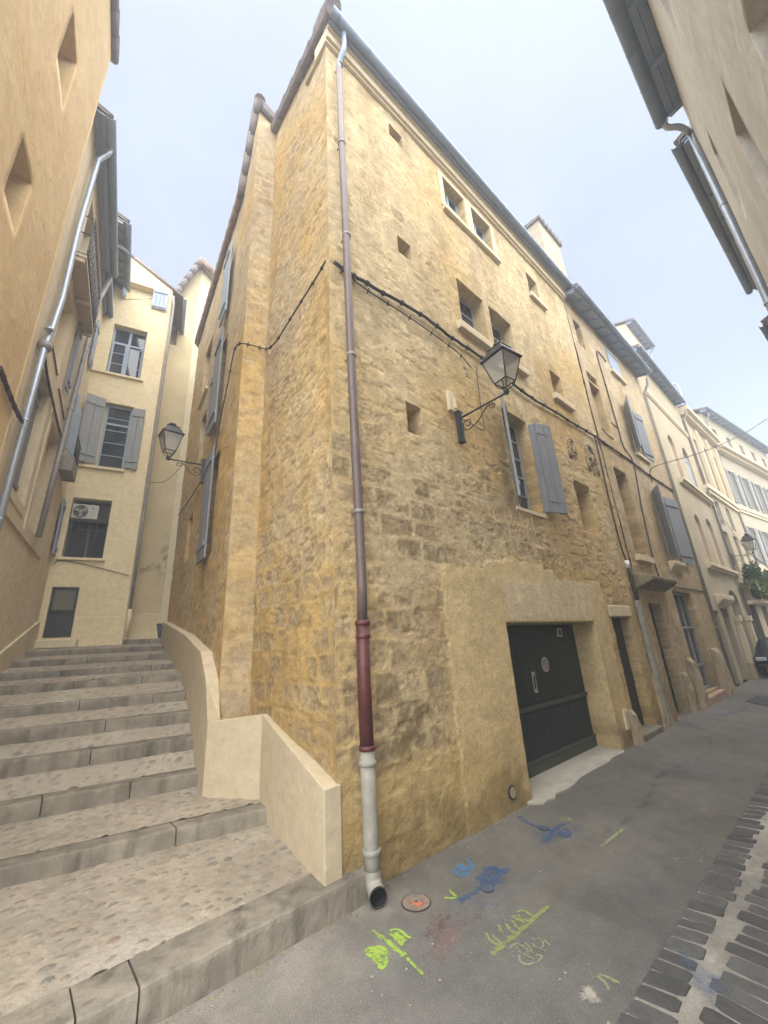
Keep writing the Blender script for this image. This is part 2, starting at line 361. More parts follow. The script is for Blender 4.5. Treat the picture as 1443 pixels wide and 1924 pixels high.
# ------------------------------------------------------------------ planes of the place
F1 = PL(0, 3.43, 0); W1 = PL(2.35, 3.43, 86.0, -1); BF = PL(2.12, 5.80, -13); BS = PL(2.12, 5.80, 82.3, -1)
LW = PL(.2, 12.3, 80.6); FC = PL(.3, 12.87, -13); R1 = PL(0, -.5, 0, -1); R2 = PL(7.98, -.62, -3.2, -1); R3 = PL(14.5, -1.0, -4.5, -1)
B4 = PL(26, 3.43, -2); B5 = PL(33, 3.2, -8)
# ------------------------------------------------------------------ stonework fields
def stonework(seed, expose, tone, pale, dark, row=.30, relief=1.0, smooth=None, damp=None):
    cache = {}
    def calc(s, z):
        key = (s.shape, float(s[0, 0]), float(z[0, 0]))
        if key in cache: return cache[key]
        ws = s+.10*(fbm(s*2.1, z*2.1, 3, seed)-.5); wz = z+.14*(fbm(s*1.3+9, z*1.3, 3, seed+5)-.5)
        zz = wz/row+.8*vnoise(z*.55, z*0+3, seed+9); r = np.floor(zz); fr = zz-r
        Ln = .36+.34*hsh(r, r*0, seed+11); uu = (ws+hsh(r, r*0+1, seed+12)*5)/Ln; c = np.floor(uu); fu = uu-c
        jd = np.minimum(np.minimum(fr, 1-fr)*row, np.minimum(fu, 1-fu)*Ln); rnd = hsh(r, c, seed+13); rn2 = hsh(r, c, seed+14)
        big = fbm(s*.7, z*.7, 4, seed+20); mid = fbm(s*2.6, z*2.6, 4, seed+21); fine = fbm(s*9, z*9, 4, seed+22); vf = fbm(s*26, z*26, 3, seed+23)
        e = expose(s, z)+(big-.5)*1.3+(rnd-.5)*.75+(fine-.5)*.8+(mid-.5)*.9
        ex = sstep(.36, .66, e)*sstep(.0, .055, jd+(fine-.5)*.05)*.9
        part = sstep(.05, .5, e); chip = sstep(.60, .68, fbm(s*4.5, z*13, 4, seed+24))*sstep(.35, .6, mid+.1); jn = (1-sstep(.0, .016, jd+(fine-.5)*.02))*sstep(.35, .6, vnoise(s*1.7, z*1.7, seed+25)+part*.4)
        blk = sstep(.0, .035, jd)
        d = .04*(big-.5)+.016*(mid-.5)+.009*(fine-.5)
        d = d+(1-ex)*(.003*blk*part*2+.006*(vf-.5))+ex*(-.003-.006*rnd-.016*(vf-.45)-.014*(fine-.5))
        up = 1-.55*sstep(5.5, 8.5, z); chip = chip*up; d = d-.010*chip-.005*jn
        d *= relief
        t1, t2, t3 = (np.array(x) for x in (tone, pale, dark))
        a = sstep(.35, .68, fbm(s*.55+3, z*.55, 5, seed+30)+(z-6)*.025)[..., None]  # height term pales the upper wall, lens glare put into the colour
        colr = t1*(1-a)+t2*a
        b = sstep(.5, .78, fbm(s*1.6, z*.5+4, 5, seed+31))[..., None]*.45; colr = colr*(1-b)+np.array([.36, .26, .13])*b
        stc = np.array([.44, .34, .20])*(.74+.42*rnd[..., None])+np.array([.08, .05, .03])*(rn2[..., None]-.5)
        dk = sstep(.52, .75, fbm(s*1.1+7, z*1.1, 4, seed+33))[..., None]; stc = stc*(1-dk*.55)+t3*dk*.55
        colr = colr*(1-ex[..., None])+stc*ex[..., None]
        colr = colr*(.93+.16*rnd[..., None]*part[..., None]); pt_ = np.clip(ex*sstep(.50, .62, vf)*.5+chip*.24+jn*.16, 0, .7)[..., None]; colr = colr*(1-pt_)+t3*pt_
        colr = colr*(.80+.42*fine[..., None])*(.86+.28*mid[..., None])
        if smooth is not None:
            m, cc, dd = smooth(s, z, mid, fine)
            d = d*(1-m)+(dd+.006*(fine-.5)+.004*(vf-.5))*m; colr = colr*(1-m[..., None])+cc*m[..., None]
        if damp is not None:
            m, cc = damp(s, z, mid, fine, big); colr = colr*(1-m[..., None])+np.array(cc)*m[..., None]
        cache[key] = (d, np.clip(colr, .01, 1)); return cache[key]
    return (lambda s, z: calc(s, z)[0]), (lambda s, z: calc(s, z)[1])
# ------------------------------------------------------------------ component builders
def window(pl, a0, a1, b0, b1, d, parent, cols=2, rows=3, mat=None, fw=.05, mw=.022, glass=None, transom=None):
    mat = mat or FRAME; m = MB(); dd = (d-.05, d)
    m.pbox(pl, a0, a0+fw, b0, b1, *dd); m.pbox(pl, a1-fw, a1, b0, b1, *dd); m.pbox(pl, a0+fw, a1-fw, b0, b0+fw, *dd); m.pbox(pl, a0+fw, a1-fw, b1-fw, b1, *dd)
    top = b1-fw
    if transom: m.pbox(pl, a0+fw, a1-fw, transom-.03, transom+.03, d-.045, d+.01)
    for i in range(1, cols):
        x = a0+(a1-a0)*i/cols; t = mw*1.6 if (cols == 2) else mw; m.pbox(pl, x-t, x+t, b0+fw, top, d-.045, d+.006)
    for j in range(1, rows):
        z = b0+(b1-b0)*j/rows
        for i in range(cols):
            x0 = a0+(a1-a0)*i/cols+.03; x1 = a0+(a1-a0)*(i+1)/cols-.03; m.pbox(pl, x0, x1, z-mw/2, z+mw/2, d-.04, d-.004)
    o = m.build('window', mat, parent)
    g = MB(); g.pbox(pl, a0+.01, a1-.01, b0+.01, b1-.01, d-.06, d-.035); g.build('pane', glass or GLASS, o)
    return o
def sill(pl, a0, a1, z, parent, proj=.09, h=.09, mat=None, bev=.01):
    m = MB(); m.pbox(pl, a0, a1, z-h, z, -.12, proj); return m.build('sill', mat or TRIM, parent, bevel=bev)
def leaf(p0, dirv, outv, wd, z0, z1, mat, parent, planks=3, th=.035, battens=(.12, .88), label=None):
    """shutter leaf: starts at hinge p0 (x, y), runs along dirv, thickness along outv"""
    p0 = np.array([p0[0], p0[1], 0.]); dv = np.array([dirv[0], dirv[1], 0.]); dv /= np.linalg.norm(dv); ov = np.array([outv[0], outv[1], 0.]); ov = ov-dv*(ov@dv); ov /= np.linalg.norm(ov)
    m = MB(); zc = (z0+z1)/2; hz = (z1-z0)/2; pw = wd/planks
    for i in range(planks):
        c = p0+dv*(pw*(i+.5)); c[2] = zc+random.uniform(-.004, .004); m.obox(c, dv, ov, (0, 0, 1), pw/2-.004, th/2-random.uniform(0, .003), hz)
    for b in battens:
        c = p0+dv*wd/2+ov*(th/2+.012); c[2] = z0+(z1-z0)*b; m.obox(c, dv, ov, (0, 0, 1), wd/2-.03, .012, .045)
        c = p0+dv*wd*.35-ov*(th/2+.004); c[2] = z0+(z1-z0)*b; m.obox(c, dv, ov, (0, 0, 1), wd*.33, .004, .018)
    o = m.build('shutter', mat, parent, bevel=.003)
    if label: o['label'] = label
    return o
def halfpipe(mb, p0, p1, r, up=(0, 0, 1), n=10, th=.006):
    p0 = np.array(p0, float); p1 = np.array(p1, float); t = p1-p0; t /= np.linalg.norm(t); u = np.array(up, float); sd_ = np.cross(t, u)
    pr = [(math.cos(a), math.sin(a)) for a in np.linspace(math.pi, 2*math.pi, n+1)]
    outer = [(c*r, s_*r) for c, s_ in pr]; inner = [(c*(r-th), s_*(r-th)) for c, s_ in reversed(pr)]; P = outer+inner
    b = len(mb.v)
    for q in (p0, p1):
        for c, s_ in P: mb.v.append(tuple(q+sd_*c+u*s_))
    k = len(P)
    for i in range(k):
        j = (i+1) % k; mb.f.append((b+i, b+j, b+k+j, b+k+i)); mb.sm.append(i < n)
    mb.f.append(tuple(b+i for i in range(k-1, -1, -1))); mb.f.append(tuple(b+k+i for i in range(k))); mb.sm += [False, False]
def eave(pl, a0, a1, z, over, parent, rise=.35, depth=3.5, gut=True, boards=.18, slope=.32, mat=None, tile=TILE, gr=.075, rafters=.55, sk=0):
    """overhanging eave: soffit boards, rafter ends, gutter, tiled roof slab going back"""
    mat = mat or EAVE; zo = z-over*slope*.0
    m = MB(); n = max(1, int(over/boards))
    for i in range(n):
        d0 = over*i/n+.004; d1 = over*(i+1)/n-.004; zz0 = z+slope*(over-d0)*.6; zz1 = z+slope*(over-d1)*.6
        m.hexa([pl.P(a0, zz1, d1), pl.P(a1, zz1, d1), pl.P(a1, zz0, d0), pl.P(a0, zz0, d0), pl.P(a0, zz1+.03, d1), pl.P(a1, zz1+.03, d1), pl.P(a1, zz0+.03, d0), pl.P(a0, zz0+.03, d0)])
    m.build('eave', mat, parent)
    if rafters:
        k = int((a1-a0)/rafters)
        for i in range(k+1):
            r = MB(); a = a0+.06+(a1-a0-.12)*i/max(1, k); zz0 = z+slope*over*.6; zz1 = z
            r.hexa([pl.P(a-.04, zz1-.07, over-.04), pl.P(a+.04, zz1-.07, over-.04), pl.P(a+.04, zz0-.10, 0), pl.P(a-.04, zz0-.10, 0), pl.P(a-.04, zz1-.002, over-.04), pl.P(a+.04, zz1-.002, over-.04), pl.P(a+.04, zz0-.002, 0), pl.P(a-.04, zz0-.002, 0)])
            r.build('rafter', mat, parent)
    m = MB(); zt = z+.045
    m.hexa([pl.P(a0-.02, zt, over+.03), pl.P(a1+.02, zt, over+.03), pl.P(a1+.02, zt+(depth+over)*slope, -depth), pl.P(a0-.02+sk*(depth+over), zt+(depth+over)*slope, -depth),
            pl.P(a0-.02, zt+.05, over+.03), pl.P(a1+.02, zt+.05, over+.03), pl.P(a1+.02, zt+.05+(depth+over)*slope, -depth), pl.P(a0-.02+sk*(depth+over), zt+.05+(depth+over)*slope, -depth)])
    k = int((a1-a0)/.24)
    for i in range(k+1):
        a = a0+.06+(a1-a0-.12)*i/max(1, k)
        sa = sk*(1-(a-a0)/(a1-a0)); m.tube([pl.P(a, zt+.06, over+.07), pl.P(a+sa*.9, zt+.06+.9*slope, over-.83), pl.P(a+sa*(depth+over), zt+.06+(depth+over)*slope, -depth)], [.085, .075, .075], 7)
    m.build('roof', tile, parent)
    if gut:
        g = MB(); halfpipe(g, pl.P(a0-.03, z+.03, over+.09), pl.P(a1+.03, z+.03, over+.09), gr)
        k = int((a1-a0)/.7)
        for i in range(k+1):
            a = a0+.1+(a1-a0-.2)*i/max(1, k); q = [pl.P(a, z+.03+math.sin(t)*(gr+.006), over+.09+math.cos(t)*(gr+.006)) for t in np.linspace(math.pi, 2*math.pi, 7)]; g.tube(q, .006, 5)
        g.build('gutter', GUT, parent)
def verge(pts, r, parent, mat=TILE, step=.36):
    """row of overlapping canal tiles along a sloping gable edge"""
    pts = [np.array(p, float) for p in pts]; m = MB()
    for p, q in zip(pts[:-1], pts[1:]):
        Ln = np.linalg.norm(q-p); n = max(1, int(Ln/step)); t = (q-p)/n
        for i in range(n):
            a = p+t*i; b = p+t*(i+1.12); jj = np.array([0, 0, random.uniform(-.012, .012)])
            m.tube([a+jj, a*.5+b*.5+jj*1.5, b+jj*.4], [r*1.12, r*1.0, r*.88], 9)
            m.tube([a+jj+[0, 0, -.07], b+[0, 0, -.07]], [r*.9, r*.8], 8)
    return m.build('verge_tiles', mat, parent)
def clampring(mb, p, r, ax=(0, 0, 1)):
    p = np.array(p, float); a = np.array(ax, float); mb.tube([p-a*.022, p-a*.016, p+a*.016, p+a*.022], [r*1.02, r*1.16, r*1.16, r*1.02], 14)
def downpipe(pts, r, mat, label, group=None, rings=None, ringmat=None):
    e = empty('drainpipe', tuple(pts[-1]), 0, label, 'drainpipe', group)
    m = MB().tube(pts, r, 14); m.build('pipe', mat, e)
    if rings is not None:
        for p in rings: mm = MB(); clampring(mm, p, r); mm.build('collar', ringmat or mat, e)
    return e
def smooth_path(pts, k=6):
    P = [np.array(p, float) for p in pts]; P = [2*P[0]-P[1]]+P+[2*P[-1]-P[-2]]; o = []
    for i in range(1, len(P)-2):
        for j in range(k):
            t = j/k; a, b, c, d = P[i-1], P[i], P[i+1], P[i+2]
            o.append(.5*((2*b)+(-a+c)*t+(2*a-5*b+4*c-d)*t*t+(-a+3*b-3*c+d)*t**3))
    o.append(P[-2]); return o
# ================================================================== STREET
def ground_col(x, y):
    b = fbm(x*.35, y*.35, 4, 61); m_ = fbm(x*1.7, y*1.7, 4, 62); f = fbm(x*7, y*7, 4, 63)
    c = np.array([.140, .132, .112])*np.ones(x.shape+(3,)); c = c*(.7+.7*b[..., None])*(.8+.45*m_[..., None]); bl = sstep(.5, .68, fbm(x*.5-7, y*.9, 4, 66))[..., None]*.35; c = c*(1-bl)+np.array([.10, .11, .12])*bl
    pk = sstep(.5, .7, fbm(x*.6+4, y*.8, 4, 64))[..., None]*.5; c = c*(1-pk)+np.array([.175, .15, .135])*pk
    near = (sstep(2.3, 3.3, y)*sstep(4.2, 1.5, x))[..., None]*sstep(.35, .6, m_)[..., None]*.6; near2 = (sstep(.9, 2.2, y)*sstep(3.4, .6, x)*sstep(-8, -2, x))[..., None]*(.25+.55*sstep(.4, .65, fbm(x*2.2, y*2.2, 5, 67)))[..., None]; c = c*(1-near)+np.array([.26, .24, .21])*near; c = c*(1-near2*.55)+np.array([.24, .215, .185])*near2*.55
    stn = sstep(.60, .72, fbm(x*1.3+11, y*1.3, 5, 68))[..., None]*.45; c = c*(1-stn*.3)
    seam = np.exp(-((y-2.42-.10*np.sin(x*1.9)-.08*(fbm(x*2, y*0, 3, 69)-.5))/.012)**2)[..., None]*sstep(4.0, 5, x)[..., None]*.4; c = c*(1-seam)
    return c*(.8+.4*f[..., None])
def grid_sheet(name, xs, ys, zf, cf, mat, parent=None, mask=None):
    X, Y = np.meshgrid(xs, ys, indexing='ij'); Z = zf(X, Y); idx = np.arange(X.size).reshape(X.shape)
    q = np.stack([idx[:-1, :-1], idx[1:, :-1], idx[1:, 1:], idx[:-1, 1:]], -1).reshape(-1, 4)
    if mask is not None:
        mk = mask((X[:-1, :-1]+X[1:, 1:])/2, (Y[:-1, :-1]+Y[1:, 1:])/2).reshape(-1); q = q[mk]
    m = MB(); m.v = [tuple(p) for p in np.stack([X, Y, Z], -1).reshape(-1, 3).tolist()]; m.f = [tuple(int(i) for i in r) for r in q]; m.sm = [True]*len(m.f)
    return m.build(name, mat, parent, attr=cf(X, Y).reshape(-1, 3))
def m_asphalt():
    m, nt, b = newmat('asphalt'); p = geo(nt); at = nt.nodes.new('ShaderNodeAttribute'); at.attribute_name = 'col'; c = at.outputs['Color']
    c = mix(nt, c, ramp(nt, noise(nt, p, 130, 3, .8), [(.33, .45), (.5, .95), (.68, 1.7)]), .8, 'MULTIPLY')
    v = nt.nodes.new('ShaderNodeTexVoronoi'); v.inputs['Scale'].default_value = 110; nt.links.new(p, v.inputs['Vector'])
    sp = ramp(nt, v.outputs['Color'], [(.86, 0.0), (.93, 1.0)]); c = mix(nt, c, (.24, .22, .19), mix(nt, (0, 0, 0), sp, .5))
    c = mix(nt, c, ramp(nt, noise(nt, p, 12, 6, .7), [(.3, .8), (.7, 1.2)]), .6, 'MULTIPLY')
    nt.links.new(c, b.inputs['Base Color']); b.inputs['Roughness'].default_value = .88; b.inputs['Specular IOR Level'].default_value = .3
    b1 = bump(nt, v.outputs['Distance'], None, .55, .004); bump(nt, noise(nt, p, 140, 3, .6), b, .5, .004, b1); return m
ASPH = m_asphalt()
def spaced(a, b, c, d, r1, r2):
    return np.concatenate([np.arange(a, b, r2), np.arange(b, c, r1), np.arange(c, d+r2, r2)])
street = grid_sheet('street', spaced(-60, 0, 14, 160, .06, 1.5), spaced(-60, .9, 3.9, 120, .06, 1.5), lambda x, y: .004*(fbm(x*1.1, y*1.1, 3, 60)-.5)*(sstep(15, 10, x)), ground_col, ASPH)
tag(street, 'grey worn asphalt street with spray paint marks running past the stone houses', 'street', kind='structure')
# drainage channel of dark setts with a pale mortar gully
def chan_col(x, y):
    m_ = fbm(x*2, y*6, 4, 71); f = fbm(x*15, y*15, 3, 72)
    dk = sstep(.45, .62, fbm(x*3.1, y*5, 4, 74))[..., None]*.28; c = np.array([.36, .34, .30])*(.6+.6*m_[..., None])*(.75+.5*f[..., None]); return c*(1-dk)+np.array([.13, .125, .11])*dk
ch = grid_sheet('drainage_channel', np.arange(1.2, 26, .05), np.arange(.84, 1.46, .02), lambda x, y: .013-.006*np.exp(-((y-1.19)/.05)**2)+.004*(fbm(x*9, y*9, 3, 73)-.5), chan_col, PEB)
tag(ch, 'pale mortar drainage channel lined with dark paving setts', 'drain', kind='structure')
SETT = m_attr('dark_setts', .003, 60, .8, .3, False, .5)
m = MB(); cols = []
for side in (1, -1):
    x = 1.3
    while x < 25:
        wd = random.uniform(.11, .165); ln = random.uniform(.19, .215) if side > 0 else random.uniform(.25, .29); y0 = (1.45 if side > 0 else .86)
        yo = y0; yi = y0-side*ln+random.uniform(-.02, .03)*side; sk = random.uniform(-.02, .02)+.035; tone = random.uniform(.8, 1.3)
        zt = .019+random.uniform(-.003, .004); g_ = .008
        # bevelled stone: base ring and a smaller top ring
        pts0 = [(x+g_, yo), (x+wd-g_, yo+random.uniform(-.008, .008)), (x+wd-g_+sk, yi), (x+g_+sk, yi+random.uniform(-.012, .012))]
        cx_ = sum(p[0] for p in pts0)/4; cy_ = sum(p[1] for p in pts0)/4
        b = len(m.v)
        for k, (zz, s_) in enumerate(((-.01, 1.0), (zt-.006, .99), (zt, .90))):
            ring = []
            for i in range(4):
                p = pts0[i]; q = pts0[(i+1) % 4]; 
                for tt in (.12, .5, .88):
                    rx = p[0]*(1-tt)+q[0]*tt; ry = p[1]*(1-tt)+q[1]*tt; ring.append((cx_+(rx-cx_)*s_, cy_+(ry-cy_)*(s_+(1-s_)*.6), zz+random.uniform(-.0015, .0015)))
            m.v += ring
            cols += [np.array([.095, .095, .09])*tone*random.uniform(.9, 1.1) for _ in ring]
        for k in range(2):
            for i in range(12): j = (i+1) % 12; f = (b+k*12+i, b+k*12+j, b+(k+1)*12+j, b+(k+1)*12+i); m.f.append(f if side < 0 else f); m.sm.append(True)
        m.f.append(tuple(b+24+i for i in range(12))); m.sm.append(False)
        x += wd+random.uniform(.0, .006)
st = m.build('setts', SETT, ch, attr=np.array(cols)); st['kind'] = 'stuff'
# concrete apron in front of the garage
m = MB(); ed = [onz(u, v) for u, v in [(992, 1512), (1012, 1509), (1026, 1506), (1034, 1499), (1040, 1492), (1058, 1484), (1072, 1476), (1086, 1462), (1098, 1453), (1118, 1445), (1135, 1432), (1150, 1424), (1162, 1414), (1168, 1410)]]
pts = [(p[0], min(p[1], 3.42)-.06*math.sin(i*1.7)**2-.02) for i, p in enumerate(ed)]; poly = [(p[0], p[1]) for p in pts]+[(8.52, 3.95), (5.36, 3.95)]
m.prism(poly, -.05, [.018]*len(pts)+[.045, .045]); tag(m.build('garage_apron', m_render('pale_concrete', (.34, .31, .26), (.40, .37, .31), (.25, .23, .19), streak=.3, grain=.003, sstr=.2, patch=3)), 'pale concrete apron with a ragged edge at the garage door', 'apron', kind='structure')
# ------------------------------------------------------------------ spray marks (thin sheets on the asphalt)
def strokes(name, label, mat, paths, width, z=.0045, parent=street, seg=5):
    m = MB(); att = []
    for path in paths:
        wd = width
        if isinstance(path, tuple): path, wd = path
        wd = wd*.85; P = smooth_path([onz(u, v) for u, v in path], seg); n = len(P)
        b = len(m.v)
        for i, p in enumerate(P):
            t = (P[min(i+1, n-1)]-P[max(i-1, 0)]); t[2] = 0; t /= np.linalg.norm(t)+1e-9; sdv = np.array([-t[1], t[0], 0]); ww = wd*(1+.25*math.sin(i*1.9))
            for k, e_ in zip((-1.25, -.6, 0, .6, 1.25), (0, .75, 1, .75, 0)):
                m.v.append((p[0]+sdv[0]*ww*k*.6, p[1]+sdv[1]*ww*k*.6, z)); att.append([e_*(1 if 0 < i < n-1 else .2)]*3)
        for i in range(n-1):
            for k in range(4): m.f.append((b+i*5+k, b+i*5+k+1, b+(i+1)*5+k+1, b+(i+1)*5+k)); m.sm.append(False)
        z += .0004
    o = m.build(name, mat, parent, attr=np.array(att)); o['label'] = label; return o
def blot(name, label, mat, c, rx, ry, parent=street, z=.0040, rot=0, dens=1):
    m = MB(); att = [[dens]*3]; p = onz(*c); m.v.append((p[0], p[1], z)); R_ = 5; K = 26
    for r in range(1, R_+1):
        for k in range(K):
            a = 2*math.pi*k/K; f = r/R_*(1+.22*math.sin(a*3+c[0])+.12*math.sin(a*7)); x = math.cos(a)*rx*f; y = math.sin(a)*ry*f
            m.v.append((p[0]+x*math.cos(rot)-y*math.sin(rot), p[1]+x*math.sin(rot)+y*math.cos(rot), z)); att.append([dens*(1-(r/R_)**2)]*3)
    for k in range(K): m.f.append((0, 1+k, 1+(k+1) % K)); m.sm.append(False)
    for r in range(R_-1):
        for k in range(K): a = 1+r*K+k; b_ = 1+r*K+(k+1) % K; m.f.append((a, a+K, b_+K, b_)); m.sm.append(False)
    o = m.build(name, mat, parent, attr=np.array(att)); o['label'] = label; return o
LIME = m_paint('lime_spray', (.30, .44, .07), .55, op=.9); LIMEF = m_paint('faded_lime_spray', (.30, .35, .12), .66, 26, .65); LIMEW = m_paint('pale_lime_spray', (.34, .37, .20), .66, 26, .6)
BLUE = m_paint('blue_spray', (.06, .11, .22), .68, 24, .6); BLUEL = m_paint('light_blue_spray', (.08, .19, .34), .75, 30, .75); BLUEF = m_paint('faint_blue_spray', (.10, .14, .24), .55, 20, .5)
RED = m_paint('red_spray', (.27, .13, .11), .6, 18, .5); ORG = m_paint('orange_red_spray', (.50, .17, .10), .6, op=.9); WHT = m_paint('white_spray', (.42, .39, .33), .5, 60, .85)
def zp(pts, ox=480, oy=1280, k=.3347): return [(ox+x*k, oy+y*k) for x, y in pts]
def zq(pts): return zp(pts, 640, 1600, .3049)
def zr(pts): return zp(pts, 960, 1280, .3347)
strokes('paint_mark', 'bright lime green slash with a filled letter on each side', LIME, [(zq([(185, 482), (260, 535), (330, 595), (400, 655)]), .055), (zq([(400, 655), (470, 725), (515, 770)]), .035),
    (zq([(140, 620), (200, 600), (265, 600), (280, 640), (262, 720), (200, 655), (150, 625)]), .05), (zq([(205, 610), (230, 650), (262, 690)]), .075), (zq([(160, 622), (240, 622), (270, 650)]), .05),
    (zq([(295, 495), (350, 485), (400, 520), (435, 545)]), .035), (zq([(300, 505), (350, 545), (392, 590)]), .05), (zq([(330, 500), (380, 545), (390, 570)]), .055)], .05)
strokes('paint_mark', 'small lime green arrowhead beside the round cover', LIME, [zq([(668, 235), (690, 262), (722, 284)]), zq([(722, 284), (680, 292), (630, 285)])], .032)
strokes('paint_mark', 'faded green slash with scribbled letters', LIMEF, [(zq([(920, 648), (1010, 575), (1120, 480), (1220, 390), (1300, 330)]), .05),
    (zq([(900, 500), (915, 545), (960, 575), (985, 590)]), .03), (zq([(930, 510), (965, 550), (1000, 580)]), .03), (zq([(980, 455), (990, 500), (1040, 540)]), .03), (zq([(1020, 445), (1045, 490), (1080, 510)]), .03), (zq([(1060, 425), (1085, 470), (1110, 480)]), .03),
    (zq([(1090, 380), (1130, 370), (1180, 405), (1200, 415)]), .03), (zq([(1100, 390), (1120, 440), (1150, 450)]), .03), (zq([(1060, 400), (1100, 430), (1170, 430)]), .05)], .03)
strokes('paint_mark', 'pale outlined letters below the faded green slash', LIMEW, [(zq([(1045, 600), (1075, 575), (1110, 580), (1150, 610), (1160, 640)]), .018), (zq([(1100, 640), (1110, 685), (1160, 700), (1220, 680), (1240, 650), (1200, 640)]), .02),
    (zq([(1080, 580), (1100, 620), (1140, 640), (1210, 680)]), .018), (zq([(1130, 560), (1160, 590), (1190, 640)]), .018), (zq([(1170, 545), (1230, 545), (1250, 590), (1210, 600), (1180, 570)]), .02), (zq([(1250, 545), (1300, 595)]), .018), (zq([(1220, 600), (1275, 625)]), .018)], .02)
strokes('paint_mark', 'short pale green dash in the middle of the street', LIMEW, [zr([(505, 938), (560, 890), (640, 825)])], .05)
strokes('paint_mark', 'pale chevron beside the white paint blot', LIMEW, [(zr([(480, 1655), (520, 1690), (555, 1745)]), .035), (zr([(490, 1652), (540, 1665), (620, 1705)]), .035)], .035)
strokes('paint_mark', 'thin pale check mark near the cobbled channel', LIMEW, [zr([(915, 985), (935, 1010), (985, 1018)]), zr([(925, 993), (1015, 1003)])], .022)
strokes('paint_mark', 'small pale zigzag near the garage apron', LIMEF, [zr([(275, 785), (310, 765), (345, 780)]), zr([(300, 790), (345, 775)])], .03)
strokes('paint_mark', 'light blue scribble near the wall base', BLUEL, [(zq([(690, 110), (740, 150), (800, 130)]), .07), (zq([(720, 90), (780, 110), (820, 90)]), .07), (zq([(780, 45), (800, 80), (820, 100)]), .05), (zq([(735, 75), (765, 130)]), .07)], .06)
strokes('paint_mark', 'blue streak over the small valve cover', BLUE, [(zq([(725, 310), (780, 280), (850, 235), (900, 200)]), .07), (zq([(850, 180), (900, 140), (960, 90)]), .10), (zq([(880, 210), (960, 160), (1040, 98)]), .07), (zq([(870, 110), (940, 110), (1010, 130)]), .09), (zq([(840, 160), (900, 185)]), .10)], .06)
strokes('paint_mark', 'blue branching mark beside the garage apron', BLUE, [(zr([(30, 765), (70, 770)]), .10), (zr([(60, 775), (130, 810), (190, 830), (240, 850)]), .06), (zr([(170, 905), (210, 875), (250, 830), (300, 800), (340, 800)]), .06), (zr([(250, 850), (350, 870)]), .16)], .06)
strokes('paint_mark', 'faint blue marks far along the wall', BLUEF, [(zr([(990, 250), (1040, 262), (1110, 280)]), .14), (zr([(1130, 185), (1200, 190), (1270, 170)]), .2), (zr([(1130, 215), (1230, 225)]), .14), (zr([(1180, 160), (1240, 160)]), .14)], .1)
strokes('paint_mark', 'long faint green line along the far wall base', LIMEF, [zr([(900, 255), (1000, 275), (1140, 290)])], .05)
blot('paint_mark', 'faded red overspray near the round cover', RED, (845, 1752), .42, .20, rot=.2, dens=.75)
blot('paint_mark', 'dull red patch below the round cover', RED, (822, 1737), .22, .13, rot=.5, dens=.8)
blot('paint_mark', 'round white paint blot at the bottom of the picture', WHT, (1106, 1871), .085, .075, dens=1.2)
blot('paint_mark', 'blue overspray around the branching mark', BLUEF, (1045, 1567), .45, .2, rot=-.3, dens=.9, z=.0036)
blot('paint_mark', 'round blue overspray over the valve cover', BLUE, (925, 1650), .28, .14, rot=.3, dens=.75, z=.0043)
blot('paint_mark', 'faint blue overspray by the wall', BLUEF, (905, 1700), .55, .22, rot=-.2, dens=.6)
blot('paint_mark', 'blue stain across the cobbled channel', BLUEF, (1320, 1845), .26, .13, z=.026, rot=.6, dens=.9)
# debris: small pale chips
m = MB()
for _ in range(150):
    if random.random() < .6: x, y = random.uniform(.2, 3.2), random.uniform(1.6, 3.25)
    else: x, y = random.uniform(.5, 9), random.uniform(.3, 3.35)
    r = random.choice([.003, .003, .004, .006, .009]); z0 = .004
    m.hexa([(x-r, y-r*.7, z0), (x+r, y-r, z0), (x+r*.8, y+r, z0), (x-r, y+r*.8, z0), (x-r*.5, y-r*.4, z0+r*.6), (x+r*.6, y-r*.5, z0+r*.5), (x+r*.3, y+r*.5, z0+r*.7), (x-r*.5, y+r*.4, z0+r*.5)])
tag(m.build('gravel', m_simple('pale_chips', (.28, .25, .2), .9, 0, .3, 90)), 'pale stone chips and crumbs scattered on the asphalt', 'gravel', kind='stuff')
m = MB()
for _ in range(420):
    x = random.uniform(2.5, 9.3) if random.random() < .7 else random.uniform(.2, 2.4); y = (3.40-abs(random.gauss(0, .05))) if x > 2.5 else (3.30-abs(random.gauss(0, .05))); r = random.choice([.004, .006, .008, .012]); z0 = .001
    if 5.3 < x < 8.6: continue
    m.hexa([(x-r, y-r*.7, z0), (x+r, y-r, z0), (x+r*.8, y+r, z0), (x-r, y+r*.8, z0), (x-r*.5, y-r*.4, z0+r*.8), (x+r*.6, y-r*.5, z0+r*.7), (x+r*.3, y+r*.5, z0+r*.9), (x-r*.5, y+r*.4, z0+r*.6)])
tag(m.build('rubble', m_simple('ochre_crumbs', (.20, .16, .10), .95, 0, .5, 60)), 'ochre crumbs and grit fallen along the foot of the walls', 'rubble', kind='stuff')
